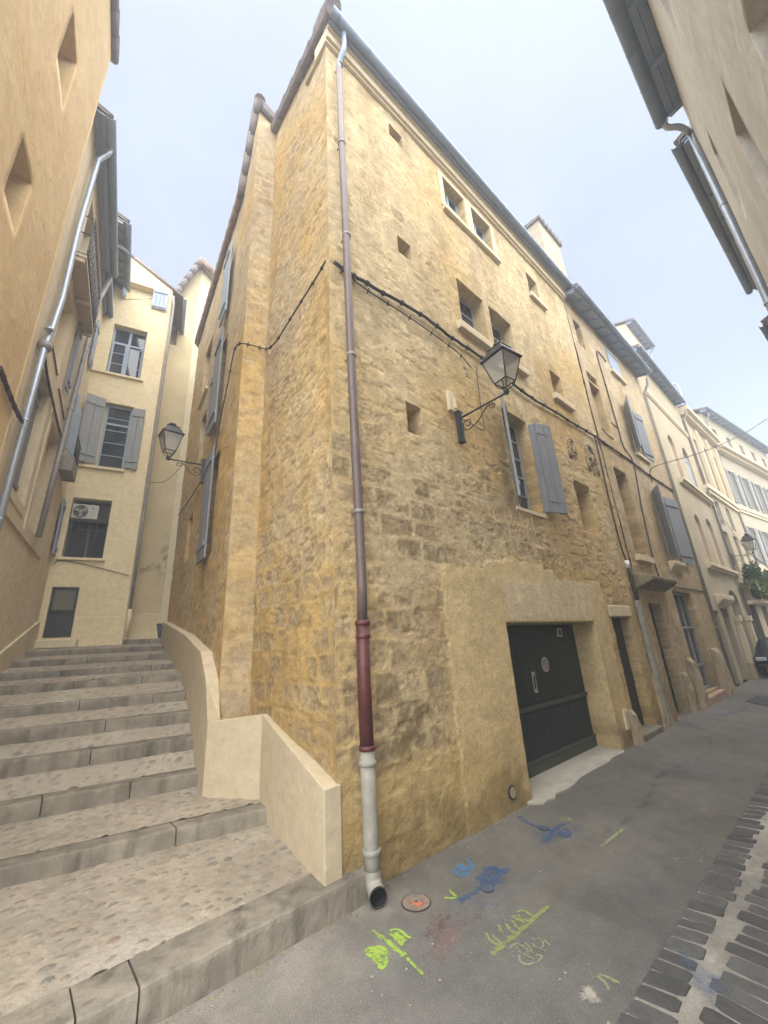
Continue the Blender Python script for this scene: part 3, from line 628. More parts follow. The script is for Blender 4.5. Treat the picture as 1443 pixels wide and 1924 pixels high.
# round cover
def cover(p, r, label, name='manhole_cover', cat='manhole cover', mat=None, inner=None):
    e = empty(name, (p[0], p[1], 0), 0, label, cat); K = 48
    m = MB(); m.tube([(p[0], p[1], -.01), (p[0], p[1], .008)], [r*1.06, r*1.06], K, sm=False); m.build('rim', mat or RUSTY, e)
    m = MB(); m.tube([(p[0], p[1], -.01), (p[0], p[1], .008), (p[0], p[1], .0105)], [r*.98, r*.98, r*.965], K, sm=False); m.build('lid', inner or COVER, e)
    return e
RUSTY = m_simple('rusty_rim', (.045, .033, .028), .8, 0, .3, 30); COVER = m_simple('cast_cover', (.22, .17, .13), .85, 0, .35, 18, .003)
pc = onz(782, 1697); c = cover(pc, .115, 'round rusty cover splashed with orange paint at the foot of the drainpipe')
blot('paint_splash', 'orange red paint on the round cover', ORG, (785, 1701), .085, .042, parent=c, z=.0115, rot=-.9, dens=1.3)
m = MB(); m.tube([(pc[0], pc[1], .0105), (pc[0], pc[1], .0125)], .012, 12); m.build('lifting_hole', DARK, c)
pc = onz(916, 1671); cover(pc, .052, 'small dark valve cover in the blue streak', 'valve_cover', 'valve cover', RUSTY, m_simple('blue_cast', (.06, .08, .12), .8, 0, .3, 20))
pc = onz(1022, 1557); cover(pc, .055, 'small dark valve cover in the blue mark by the garage', 'valve_cover', 'valve cover', RUSTY, m_simple('blue_cast2', (.05, .07, .11), .8, 0, .3, 20))
p4 = [onz(*q, 0) for q in [(1400, 1318), (1443, 1328), (1470, 1315), (1425, 1307)]]; m = MB(); m.prism([(p[0], p[1]) for p in p4], -.01, .014)
tag(m.build('utility_cover', m_simple('patch_asphalt', (.05, .05, .052), .9, 0, .2, 20)), 'dark rectangular utility cover in the street at the far right', 'utility cover')
# ================================================================== STAIRS
ys = [5.92, 6.40, 6.86, 7.32, 8.08, 9.0, 10.06, 11.22, 12.32]; RT = [(370, 1449, 1477), (368, 1382, 1405), (362, 1335, 1354), (360, 1298, 1313), (344, 1265, 1278), (329, 1246, 1257), (318, 1228, 1238), (308, 1213, 1222), (301, 1199, 1208)]
RX = [PL(0, y, 0).px(u, v) for (u, v, b), y in zip(RT, ys)]; RR = [PL(0, y, 0).px(u, v)[1]-PL(0, y, 0).px(u, b)[1] for (u, v, b), y in zip(RT, ys)]
SD = [('k', 2.30, 3.33, .20, .20), ('A', 2.40, 4.83, .40, .15)]+[('s', x, y, z, r) for x, y, z, r in zip([a[0] for a in RX], ys, [a[1] for a in RX], RR)]
stairs = empty('stairs', (1, 3.4, 0), 0, 'long flight of worn stone steps with cobbled treads climbing the alley', 'stairs', kind='structure')
def leftx(y): return .2-(12.3-y)*math.cos(math.radians(80.6))/math.sin(math.radians(80.6))-.05
PEBS = []
def pebble_field(x0, x1, y0, y1, dens, seed):
    r_ = np.random.RandomState(seed); n = int((x1-x0)*(y1-y0)*dens); out_ = []
    for _ in range(n*3):
        if len(out_) >= n: break
        x, y = r_.uniform(x0, x1), r_.uniform(y0, y1); a = r_.uniform(.022, .055); 
        if all((x-p[0])**2+((y-p[1])*1.35)**2 > (a+p[2]+.008)**2 for p in out_): out_.append((x, y, a, a*r_.uniform(.42, .8), r_.uniform(-.45, .45)+.15, r_.uniform(.7, 1.2), r_.uniform(0, 1), r_.uniform(.3, 1)))
    return out_
def tread(k, xr0, y0, z0, xr1, y1, z1, res, dens, th):
    """cobbled tread between front edge (behind the kerbstone) and the next riser"""
    sl = math.tan(math.radians(th))
    xl = leftx(y1)-.25; xr = max(xr0, xr1)+.55
    xs = np.arange(xl, xr, res); nv = int(max(4, (y1-y0)/res)); T = np.linspace(0, 1, nv)
    X, TT = np.meshgrid(xs, T, indexing='ij'); Y = (y0+(X-xr0)*sl)*(1-TT)+(y1+(X-xr1)*sl)*TT; Z = z0*(1-TT)+z1*TT
    ymin, ymax = Y.min(), Y.max(); pf = pebble_field(xl, xr, ymin, ymax, dens, 100+k)
    base = np.array([.335, .295, .23]); f = fbm(X*3, Y*3, 4, 80+k); ff = fbm(X*16, Y*16, 3, 90); g = fbm(X*.9, Y*.9, 3, 85)
    C = base*(.72+.5*f[..., None])*(.82+.36*ff[..., None]); pk = sstep(.5, .7, fbm(X*1.3+k, Y*1.3, 3, 86))[..., None]*.4; C = C*(1-pk)+np.array([.30, .245, .19])*pk
    gy = sstep(.45, .7, g)[..., None]*.35; C = C*(1-gy)+np.array([.29, .27, .225])*gy
    Z = Z+.012*(f-.5)+.006*(ff-.5)
    for (px_, py_, a, b, rot, tone, hue, prom) in pf:
        i0 = np.searchsorted(xs, px_-a*1.3); i1 = np.searchsorted(xs, px_+a*1.3)
        if i1 <= i0: continue
        dx = X[i0:i1]-px_; dy = Y[i0:i1]-py_; u_ = (dx*math.cos(rot)+dy*math.sin(rot))/a; v_ = (-dx*math.sin(rot)+dy*math.cos(rot))/b; r2 = u_*u_+v_*v_+.25*(ff[i0:i1]-.5)
        k_ = np.clip(1-r2, 0, 1); Z[i0:i1] += .014*prom*np.sqrt(k_)-.004*np.exp(-((r2-1.15)/.25)**2)
        cc = np.array([.22, .19, .15])*tone if hue < .65 else (np.array([.15, .148, .135])*tone if hue < .85 else np.array([.25, .18, .13])*tone)
        mm = (sstep(0, .3, k_)*(.15+.65*prom))[..., None]; C[i0:i1] = C[i0:i1]*(1-mm)+cc*mm
    idx = np.arange(X.size).reshape(X.shape); q = np.stack([idx[:-1, :-1], idx[1:, :-1], idx[1:, 1:], idx[:-1, 1:]], -1).reshape(-1, 4)
    m = MB(); m.v = [tuple(p) for p in np.stack([X, Y, Z], -1).reshape(-1, 3).tolist()]; m.f = [tuple(int(i) for i in r) for r in q]; m.sm = [True]*len(m.f)
    return m.build('cobbled_tread', PEB, stairs, attr=C.reshape(-1, 3))
def kerbrow(k, xr, y, z, r, th, xext=.5, deep=.27, cuts=None):
    """row of dressed kerbstones with joints"""
    sl = math.tan(math.radians(th)); xl = leftx(y)-.25; x = xr+xext; pieces = cuts[:] if cuts else None
    m = MB()
    while x > xl:
        Ln = random.uniform(.75, 1.5); 
        if pieces: Ln = pieces.pop(0)
        a0 = max(xl, x-Ln)+.006; a1 = x-.006; g = random.uniform(-.008, .008); hz = random.uniform(-.006, .006); n = max(3, int((a1-a0)/.06))
        xs = np.linspace(a0, a1, n); prof = [(-.012, -r-.06), (-.004, -r*.5), (0, -.035), (.006, -.012), (.02, -.001), (.07, .002), (deep, .0), (deep, -.1)]
        b = len(m.v)
        for xi in xs:
            ww = fbm(np.array([xi*5.]), np.array([k*3.]), 3, 44)[0]-.5; w2 = fbm(np.array([xi*14.]), np.array([k*3.+9]), 3, 45)[0]-.5
            for (dy, dz) in prof: m.v.append((xi, y+(xi-xr)*sl+dy+g+ww*.014+w2*.006*(dy < .05), z+dz+hz+w2*.010*(abs(dz) < .04)*(dy < .03)))
        K = len(prof)
        for i in range(n-1):
            for j in range(K-1): m.f.append((b+i*K+j, b+(i+1)*K+j, b+(i+1)*K+j+1, b+i*K+j+1)); m.sm.append(False)
        m.f.append(tuple(b+j for j in range(K))); m.f.append(tuple(b+(n-1)*K+j for j in range(K-1, -1, -1))); m.sm += [False, False]
        x = a0-.006
    o = m.build('kerbstone_step', KERB, stairs); return o
ths = [0, -13.9, -12.6]+[-12.8]*8
for k, (nm, x, y, z, r) in enumerate(SD):
    th = ths[k]
    kerbrow(k, x, y, z, r, th, xext={0: .33, 1: .12}.get(k, .5 if k > 4 else .12), deep={0: .34}.get(k, .24), cuts={0: [1.75, .30, 1.6], 1: [1.0, 1.45]}.get(k))
    if k+1 < len(SD):
        n2 = SD[k+1]; res = {0: .011, 1: .014, 2: .018}.get(k, .022)
        # back edge follows the next riser
        if k == 0:
            # landing is a wedge between the kerb and step A: interpolate directions
            xs0 = x; tread_y0 = y+.33
            def wedge():
                sl1 = math.tan(math.radians(ths[1])); xl = -1.75; xr = 2.62; res_ = .0115
                xs = np.arange(xl, xr, res_); T = np.linspace(0, 1, 150); X, TT = np.meshgrid(xs, T, indexing='ij'); Y = (y+.32)*(1-TT)+(n2[2]+.02+(X-n2[1])*sl1)*TT
                Z = z*(1-TT)+(n2[3]-n2[4])*TT
                return X, Y, Z
            X, Y, Z = wedge(); pf = pebble_field(-1.7, 2.6, 3.6, 6.0, 62, 100)
            f = fbm(X*3, Y*3, 4, 80); ff = fbm(X*16, Y*16, 3, 90); g = fbm(X*.9, Y*.9, 3, 85); C = np.array([.335, .295, .23])*(.72+.5*f[..., None])*(.82+.36*ff[..., None])
            pk = sstep(.5, .7, fbm(X*1.3, Y*1.3, 3, 86))[..., None]*.5; C = C*(1-pk)+np.array([.30, .245, .19])*pk
            wh = sstep(.5, .72, fbm(X*1.1+9, Y*1.1, 4, 87))[..., None]*.5; C = C*(1-wh)+np.array([.38, .35, .30])*wh
            Z = Z+.014*(f-.5)+.007*(ff-.5); xs = X[:, 0]
            for (px_, py_, a, b, rot, tone, hue, prom) in pf:
                i0 = np.searchsorted(xs, px_-a*1.3); i1 = np.searchsorted(xs, px_+a*1.3)
                if i1 <= i0: continue
                dx = X[i0:i1]-px_; dy = Y[i0:i1]-py_; u_ = (dx*math.cos(rot)+dy*math.sin(rot))/a; v_ = (-dx*math.sin(rot)+dy*math.cos(rot))/b; r2 = u_*u_+v_*v_+.3*(ff[i0:i1]-.5)
                k_ = np.clip(1-r2, 0, 1); Z[i0:i1] += .013*prom*np.sqrt(k_)-.005*np.exp(-((r2-1.15)/.25)**2)
                cc = np.array([.21, .18, .14])*tone if hue < .6 else (np.array([.13, .13, .12])*tone if hue < .85 else np.array([.25, .17, .12])*tone)
                mm = (sstep(0, .3, k_)*(.15+.65*prom))[..., None]; C[i0:i1] = C[i0:i1]*(1-mm)+cc*mm
            idx = np.arange(X.size).reshape(X.shape); q = np.stack([idx[:-1, :-1], idx[1:, :-1], idx[1:, 1:], idx[:-1, 1:]], -1).reshape(-1, 4)
            mb = MB(); mb.v = [tuple(p) for p in np.stack([X, Y, Z], -1).reshape(-1, 3).tolist()]; mb.f = [tuple(int(i) for i in r) for r in q]; mb.sm = [True]*len(mb.f)
            mb.build('cobbled_tread', PEB, stairs, attr=C.reshape(-1, 3))
        else:
            tread(k, x, y+.22, z, n2[1], n2[2]+.02, n2[3]-n2[4], res, 80 if k < 4 else 60, th)
# landing at the top
m = MB(); m.prism([(-1.2, 13.4), (3.2, 12.3), (6, 12.0), (6, 24), (-1.2, 24)], 1.5, 2.55); tag(m.build('landing', PARA), 'stone paved landing at the top of the stairs', 'landing', kind='structure')
# ================================================================== PARAPET
def hy(u, v, y): return PL(0, y, 0).px(u, v)
pp = [(2.195, 3.40, .87), (2.41, 5.10, 1.30), (1.935, 5.60, 1.245)]
pp += [(1.976, 5.9, 1.70), (2.05, 6.45, 2.08), (2.263, 8.0, 2.39), (2.83, 12.14, 2.96)]
def offs(P, d):
    o = []
    for i in range(len(P)):
        a = np.array(P[max(i-1, 0)][:2]); b = np.array(P[i][:2]); c = np.array(P[min(i+1, len(P)-1)][:2]); n1_ = None
        def nn(p, q): t = (q-p)/np.linalg.norm(q-p); return np.array([t[1], -t[0]])
        if i == 0: n_ = nn(b, c); k = 1
        elif i == len(P)-1: n_ = nn(a, b); k = 1
        else: u_, v_ = nn(a, b), nn(b, c); n_ = u_+v_; n_ /= np.linalg.norm(n_); k = 1/max(.5, n_@u_)
        o.append(tuple(b+n_*d*k))
    return o
inn = offs(pp, .165); inn[0] = (2.375, 3.405); m = MB()
for i in range(len(pp)-1):
    a, b = pp[i], pp[i+1]; c, d = inn[i+1], inn[i]
    m.prism([(a[0], a[1]), (d[0], d[1]), (c[0], c[1]), (b[0], b[1])] if False else [(a[0], a[1]), (d[0], d[1]), (c[0], c[1]), (b[0], b[1])], -.05, [a[2], a[2]-.004, b[2]-.004, b[2]])
# weld the pieces into one clean body
me_v = []
body = MB(); n = len(pp)
for (x, y, z) in pp: body.v.append((x, y, -.05)); 
for (x, y, z) in pp: body.v.append((x, y, z))
for (x, y), q in zip(inn, pp): body.v.append((x, y, q[2]-.003))
for (x, y) in inn: body.v.append((x, y, -.05))
for i in range(n-1):
    body.f += [(i+1, i, n+i, n+i+1), (n+i+1, n+i, 2*n+i, 2*n+i+1), (2*n+i+1, 2*n+i, 3*n+i, 3*n+i+1)]; body.sm += [False]*3
body.f += [(0, 3*n, 2*n, n), (n-1, 2*n-1, 3*n-1, 4*n-1)]; body.sm += [False]*2
tag(body.build('parapet_wall', PARA, bevel=.008), 'smooth beige stepped parapet wall climbing beside the stone stairs', 'parapet')
# ================================================================== CORNER HOUSE (first stone house on the street)
TONE, PALEC, DARKC = (.575, .415, .19), (.61, .49, .295), (.20, .145, .075)
def exp_front(s, z):
    e = .10+.46*sstep(4.9, 2.2, z)*sstep(4.6, 3.6, s)+.30*np.exp(-((z-3.75)/.75)**2)*sstep(9.5, 8, s)+.10*sstep(6.5, 4.5, z)
    e = e+.14*np.exp(-((s-7.5)/1.5)**2-((z-4.8)/1.2)**2)-.25*sstep(1.0, .6, z)
    a = np.abs(np.hypot(s-3.85, (z-4.75))-1.15); e = e+.25*np.exp(-(a/.10)**2)*(z > 4.9)
    return e
def smooth_front(s, z, mid, fine):
    edge = s-4.03-.10*(mid-.5)-.05*(fine-.5); top = 3.12+.30*(mid-.5)+.12*(fine-.5)+.10*np.sin(s*1.3)
    m = sstep(0, .03, edge)*sstep(0, .05, top-z)*sstep(9.22, 9.16, s+.1*(mid-.5))
    over = sstep(2.28, 2.30, z)*sstep(3.0, 2.9, z+.25*(mid-.5))*sstep(5.35, 5.6, s+.2*(fine-.5))*sstep(8.6, 8.5, s)
    tone = sstep(3.2, .4, z)[..., None]*.35
    c = (np.array([.635, .495, .27])*(1-tone)+np.array([.58, .42, .19])*tone)*(1-over[..., None]*.5)+np.array([.68, .60, .43])*over[..., None]*.5
    c = c*(.86+.28*mid[..., None])*(.90+.2*fine[..., None]); return m, c, .012+.02*over*0
def damp_front(s, z, mid, fine, big):
    lo = sstep(.62, .12, z+(mid-.5)*.9)*.75*sstep(.3, .6, mid+.15)
    low = sstep(1.05, .8, z+(mid-.5)*.7)*sstep(5.6, 4.6, s)*.55
    dark = np.exp(-((s-3.3)/.42)**2-((z-1.15+.35*(3.3-s))/.22)**2)*1.1*sstep(.35, .6, fine)
    c = (np.array([.47, .335, .135])[None, None]*(.8+.45*big[..., None]))*low[..., None]+np.array([.20, .15, .07])[None, None]*(lo+dark)[..., None]
    t = np.clip(low+lo+dark, 0, 1)+1e-6; return np.clip(t, 0, .92), c/(low+lo+dark+1e-6)[..., None]
corner = empty('stone_house', (2.35, 3.43, 0), 0, 'tall ochre stone corner house with the dark green garage door', 'house')
fd, fc = stonework(1, exp_front, TONE, PALEC, DARKC, smooth=smooth_front, damp=damp_front)
def corner_d(f):   # keep both walls meeting at the corner, with a slight batter at the foot
    return lambda s, z: f(s, z)*sstep(2.34, 2.50, s)
H1 = [(3.84, 4.20, 11.58, 11.92, .25), (3.79, 4.12, 8.40, 8.79, .28), (3.65, 3.97, 4.85, 5.35, .34), (5.42, 6.18, 10.93, 11.95, .22), (6.47, 7.25, 10.93, 11.95, .22),
      (5.43, 6.33, 7.75, 8.97, .32), (6.54, 7.44, 7.75, 8.97, .32), (6.32, 7.24, 4.22, 6.28, .28), (9.06, 9.64, 7.72, 8.48, .30), (9.02, 9.88, 4.18, 5.41, .30),
      (8.93, 9.52, 10.9, 11.69, .22), (5.38, 8.48, 0, 2.24, .48), (9.42, 10.45, 0, 2.33, .26)]
def cut(h, lo, hi): return h
wall('wall', F1, 2.35, 11.45, -.05, 12.34, H1, STONE, corner, res=.023, disp=corner_d(fd), colf=fc, back=.7)
m = MB()
for (z0, z1, pr) in ((12.26, 12.32, .06), (12.32, 12.52, .11), (12.52, 12.60, .15)): m.pbox(F1, 2.31, 11.44, z0+.001, z1, -.3, pr)
m.build('cornice', TRIM, corner)
eave(F1, 2.30, 11.5, 12.60, .22, corner, gut=True, boards=.1, sk=.075, slope=.26, depth=4.5, gr=.085, rafters=0)
# side wall along the stairs
def exp_side(s, z):
    return .12+.42*sstep(5.5, 1.5, z)+.20*sstep(3, 0.5, s)*sstep(9, 4, z)+.08*sstep(8, 5, z)
def damp_side(s, z, mid, fine, big):
    lo = sstep(2.4, .8, z+(mid-.5)*2.2)*.40*sstep(.4, .65, big+.1); cc = np.array([.30, .20, .075])
    return lo, cc
SIDE_T = (.54, .37, .14)
sd1, sc1 = stonework(21, exp_side, SIDE_T, (.49, .40, .255), DARKC, damp=damp_side, relief=1.1)
wall('wall', W1, 0, 2.32, -.05, 13.3, [], STONE, corner, res=.022, disp=lambda s, z: sd1(s, z)*sstep(0, .15, s), colf=sc1, top=[(0, 12.72), (2.32, 13.35)], back=.5)
verge([W1.P(-.3, 12.72, .05), W1.P(0, 12.84, .05), W1.P(2.3, 13.46, .05)], .10, corner)
verge([W1.P(-.25, 12.78, -.18), W1.P(2.3, 13.55, -.18)], .10, corner)
m = MB()
m.tube([W1.P(-.36, 12.78, .02), W1.P(-.12, 12.96, .02), W1.P(.25, 13.12, .02)], [.14, .14, .11], 10); m.build('verge_tiles', TILE, corner)
# windows of the corner house
window(F1, 5.42, 6.18, 10.93, 11.95, -.16, corner, 2, 3, SHUTB); window(F1, 6.47, 7.25, 10.93, 11.95, -.16, corner, 2, 3, SHUTB)
sill(F1, 5.30, 7.42, 10.92, corner, .09, .12)
window(F1, 5.43, 6.33, 7.75, 8.97, -.26, corner, 1, 3); window(F1, 6.54, 7.44, 7.75, 8.97, -.26, corner, 1, 3)
sill(F1, 5.22, 6.42, 7.74, corner, .10, .17, TRIM); sill(F1, 6.44, 7.66, 7.74, corner, .10, .17, TRIM)
window(F1, 6.34, 7.22, 4.24, 6.26, -.22, corner, 2, 5, FRAME)
sill(F1, 6.25, 7.3, 4.23, corner, .03, .07, STONE if False else TRIM)
window(F1, 8.93, 9.52, 10.9, 11.69, -.16, corner, 1, 2, SHUTB); sill(F1, 8.84, 9.72, 10.88, corner, .09, .13)
sill(F1, 8.92, 9.95, 7.71, corner, .10, .17, TRIM)
# surrounds of the paired windows
for (a0, a1, b0, b1) in ((5.42, 7.25, 10.93, 11.95),):
    m = MB(); m.pbox(F1, a0-.14, a0-.003, b0+.01, b1+.1, -.02, .035); m.pbox(F1, a1+.003, a1+.14, b0+.01, b1+.1, -.02, .035); m.pbox(F1, 6.20, 6.45, b0+.01, b1, -.02, .035); m.pbox(F1, a0-.003, a1+.003, b1+.003, b1+.1, -.02, .035); m.build('window_surround', TRIM, corner)
# shutters of the big window
leaf((6.30, 3.37), (-.86, -.50), (1, -1), .46, 4.27, 6.30, SHUTW, corner, 2, .045, label='weathered shutter standing open edge on')
leaf((7.26, 3.63), (.30, -.95), (1, .2), .32, 4.30, 6.24, SHUT, corner, 1, .03, label='narrow inner fold of the right shutter')
leaf((7.36, 3.33), (.97, -.32), (.4, 1), .44, 4.28, 6.26, SHUT, corner, 2, .035, label='outer fold of the right shutter, grey and flaking')
# garage door
gy = -.44
m = MB(); m.pbox(F1, 5.40, 8.46, .02, 2.22, gy-.06, gy)
for i in range(11): a = 5.45+i*.275; m.pbox(F1, a, a+.2705, .98, 2.20, gy, gy+.008)
gd = m.build('garage_door', GREEN, corner)
m = MB(); m.pbox(F1, 5.42, 8.44, .12, .90, gy+.001, gy+.016)
for i in range(4): a = 5.46+i*.745; m.pbox(F1, a, a+.725, .26, .86, gy+.017, gy+.024)
m.build('lower_panel', GREENL, gd)
m = MB(); m.pbox(F1, 5.40, 8.46, .90, .965, gy+.001, gy+.045); m.pbox(F1, 5.40, 8.46, .19, .24, gy+.018, gy+.05); m.pbox(F1, 5.40, 8.46, .025, .18, gy+.018, gy+.04); m.build('rail', m_simple('worn_green_rail', (.055, .062, .045), .6, 0, .35, 6, .002), gd)
def gpx(z0, pts): return [F1.px(930+x*.1871, 1140+y*.1871, gy+.02) for x, y in pts]
def sticker(pts, name, mat, d=.003, label=None):
    q = gpx(0, pts); m = MB(); m.poly([F1.P(a, z, gy+.0145+d) for a, z in q]); m.poly([F1.P(a, z, gy+.013+d) for a, z in reversed(q)]); o = m.build(name, mat, gd)
    if label: o['label'] = label
    return o
sticker([(625, 300), (680, 303), (668, 215), (622, 218)], 'sticker', STICK, label='pale notice high on the garage door'); sticker([(645, 285), (667, 287), (658, 232), (636, 232)], 'sticker', GREEN, .006, 'dark centre of the notice')
sticker([(402, 862), (436, 866), (400, 652), (366, 655)], 'sticker', STICK, label='tall pale strip with a dark centre'); sticker([(402, 825), (418, 828), (400, 685), (384, 690)], 'sticker', GREEN, .006, 'dark centre of the strip')
c0 = F1.px(930+507*.1871, 1140+580*.1871, gy+.02)
def disc(r, mat, d, name='no_parking_sign', dz=0, a0=0, a1=2*math.pi):
    m = MB(); m.poly([F1.P(c0[0]+r*math.cos(a), c0[1]+dz+r*math.sin(a), gy+.0145+d) for a in np.linspace(a0, a1, 33)[:-1]]); o = m.build(name, mat, gd); o['label'] = 'round faded parking sticker'; return o
disc(.125, STICK, .003); disc(.095, m_simple('faded_red', (.34, .16, .17), .6, 0, .4, 30), .006); disc(.07, m_simple('faded_blue', (.22, .22, .36), .6, 0, .4, 30), .009)
m = MB(); m.obox(F1.P(c0[0], c0[1], gy+.026), F1.t*.7+np.array([0, 0, .7]), -F1.n, F1.t*.7-np.array([0, 0, .7]), .085, .001, .011); m.build('no_parking_sign', STICK, gd)['label'] = 'slanted bar of the parking sticker'
# door A in the corner house
m = MB(); m.pbox(F1, 9.44, 10.43, .12, 2.31, -.24, -.20); m.pbox(F1, 9.44, 10.43, .95, 1.0, -.20, -.18); m.build('door', GREEN, corner)
m = MB(); m.pbox(F1, 9.36, 10.55, -.02, .11, -.24, .12); m.build('doorstep', KERB, corner, bevel=.02)
m = MB(); m.pbox(F1, 9.34, 10.62, 2.34, 2.58, -.05, .022); m.build('lintel', TRIM, corner, bevel=.02)
# blocked gothic arches carved in the wall
def gothic(a, z, wd, ht, parent, label, broken=False):
    m = MB(); P = []
    for t in np.linspace(0, 1, 9): P.append((a-wd/2+wd/2*(1-math.cos(t*math.pi/2.1))/1.0*.98, z+ht*.35+ht*.65*math.sin(t*math.pi/2)))
    left = [(a-wd/2, z)]+[(a-wd/2+wd/2*(t**1.8), z+ht*.4+ht*.6*math.sin(t*math.pi/2)) for t in np.linspace(0, 1, 7)]; right = [(2*a-x, y) for x, y in reversed(left)]
    full = left+right[1:]
    if broken: full = full[:9]
    for (p, q) in zip(full[:-1], full[1:]):
        m.tube([F1.P(p[0], p[1], .02), F1.P(q[0], q[1], .02)], .026, 6, sm=True); m.tube([F1.P(p[0]*.88+a*.12, p[1]-.05, .03), F1.P(q[0]*.88+a*.12, q[1]-.05, .03)], .022, 6)
    m.poly([F1.P(x*.93+a*.07, y, .012) for x, y in left+right[1:]]); 
    for k in range(5): m.tube([F1.P(a+random.uniform(-.12, .12), z+ht*.4+random.uniform(-.15, .2), .0), F1.P(a+random.uniform(-.12, .12), z+ht*.4+random.uniform(-.15, .2), .05)], [.04, .02], 7)
    o = m.build('carved_arch', m_render('weathered_carving', (.25, .19, .12), (.34, .26, .16), (.18, .13, .09), streak=.4, grain=.006, sstr=.8, patch=4), parent); o['label'] = label
gothic(9.38, 6.02, .50, .55, corner, 'broken carved trefoil', True); gothic(10.45, 5.95, .62, .78, corner, 'pointed blind arch')
# plaque and vent in the wall
m = MB(); m.pbox(F1, 8.86, 9.02, .28, .62, 0, .045)
for i in range(6): m.pbox(F1, 8.88, 9.0, .31+i*.05, .335+i*.05, .045, .055)
m.build('vent_grille', TRIM, corner)
pp_ = F1.px(959, 1488); m = MB(); m.tube([F1.P(pp_[0], pp_[1], .0), F1.P(pp_[0], pp_[1], .035)], .075, 18, sm=False); o = m.build('wall_cap', BLACKM, corner); m = MB(); m.tube([F1.P(pp_[0], pp_[1], .034), F1.P(pp_[0], pp_[1], .04)], .06, 18, sm=False); m.build('lid', HONEY, o)
# chimney
ch0 = PL(9.75, 4.3, 0); m = MB(); m.box(12.0, 13.7, 3.75, 4.36, 12.4, 16.8); cm = m.build('chimney', m_render('chimney_render', (.36, .315, .23), (.43, .38, .29), (.36, .31, .23), streak=.4, grain=.006, sstr=1.0, patch=3), corner)
m = MB(); m.box(11.93, 13.77, 3.68, 4.43, 16.8, 16.87)
for i in range(7): m.tube([(12.0+i*.28, 3.64, 16.88), (12.02+i*.28, 4.45, 16.95)], [.1, .09], 8)
m.build('chimney_cap', TILE, corner)
m = MB(); m.box(3.0, 11.4, 4.2, 11, 0, 12.5); m.build('rear_wall', HONEY, corner)
# ================================================================== STONE HOUSE BESIDE THE STAIRS
alley = empty('stone_house', (2.5, 6.4, 0), 0, 'narrow ochre stone house standing along the stairs behind the corner house', 'house')
def exp_b(s, z): return .34+.30*sstep(6, 1.5, z)
bd, bc = stonework(41, exp_b, SIDE_T, (.49, .40, .26), DARKC, damp=damp_side)
wall('wall', BF, -.0, .45, .3, 13.9, [], STONE, alley, res=.035, disp=lambda s, z: bd(s, z)*sstep(0, .15, s), colf=bc, top=[(0, 13.85), (.45, 13.55)], back=.4)
HB = [(4.0, 4.6, 4.2, 5.3, .22), (3.4, 4.1, 6.6, 7.85, .22), (3.65, 4.65, 8.65, 10.35, .22), (1.38, 2.1, 3.7, 5.75, .2), (1.55, 2.1, 6.5, 8.7, .2), (1.85, 2.2, 11.2, 11.7, .15)]
def exp_bs(s, z): return .14+.30*sstep(5, 1.5, z)+.1*sstep(3, 6, s)
sd2, sc2 = stonework(51, exp_bs, SIDE_T, (.53, .43, .27), DARKC, damp=damp_side)
wall('wall', BS, 0, 6.8, .3, 13.9, HB, STONE, alley, res=.045, disp=lambda s, z: sd2(s, z)*sstep(0, .2, s), colf=sc2, top=[(0, 13.85), (1.0, 12.3), (1.01, 12.3), (6.8, 12.5)], back=.4)
verge([BF.P(-.03, 13.95, .12), BS.P(.1, 13.8, .05), BS.P(1.05, 12.35, .05)], .10, alley)
verge([BF.P(-.02, 13.98, .05), BF.P(.45, 13.64, .05)], .10, alley, TILE)
m = MB(); m.tube([BF.P(-.02, 13.93, .12), BF.P(.0, 14.08, .0), BF.P(.10, 14.12, -.2)], [.13, .13, .11], 9); m.build('verge_tiles', TILE, alley)
verge([BS.P(1.05, 12.36, .06), BS.P(6.85, 12.56, .06)], .085, alley, TILER)
m = MB(); m.prism([BS.P(1.05, 0, .05)[:2], BS.P(6.85, 0, .05)[:2], BS.P(6.85, 0, -2)[:2], BS.P(1.05, 0, -2)[:2]], 12.32, [12.45, 12.6, 13.2, 13.2]); m.build('roof', TILE, alley)
def bsleaf(s0, s1, z0, z1, d, mat, lab=None):
    p = BS.P(s0, 0, d); leaf((p[0], p[1]), BS.t[:2], BS.n[:2], s1-s0, z0, z1, mat, alley, 3, .04, label=lab)
bsleaf(1.34, 2.1, 3.65, 5.82, .10, SHUT, 'tall grey shutter under the lantern bracket'); bsleaf(1.5, 2.15, 6.42, 8.78, .10, SHUT, 'grey shutter on the second floor')
bsleaf(1.42, 2.05, 9.2, 11.25, .10, SHUTB, 'blue grey shutter near the roof'); 
p = BS.P(2.2, 0, .05); leaf((p[0], p[1]), (BS.t+BS.n*.15)[:2], BS.n[:2], .3, 6.6, 8.1, SHUT, alley, 1, .03)
window(BS, 3.65, 4.65, 8.65, 10.35, -.12, alley, 2, 4, FRAME); window(BS, 3.4, 4.1, 6.6, 7.85, -.18, alley, 1, 3, FRAME)
sill(BS, 3.6, 4.75, 8.64, alley, .07, .08, TRIM)
m = MB(); m.box(3.4, 8, 6.6, 12.4, .3, 12.2); m.build('rear_wall', HONEY, alley)
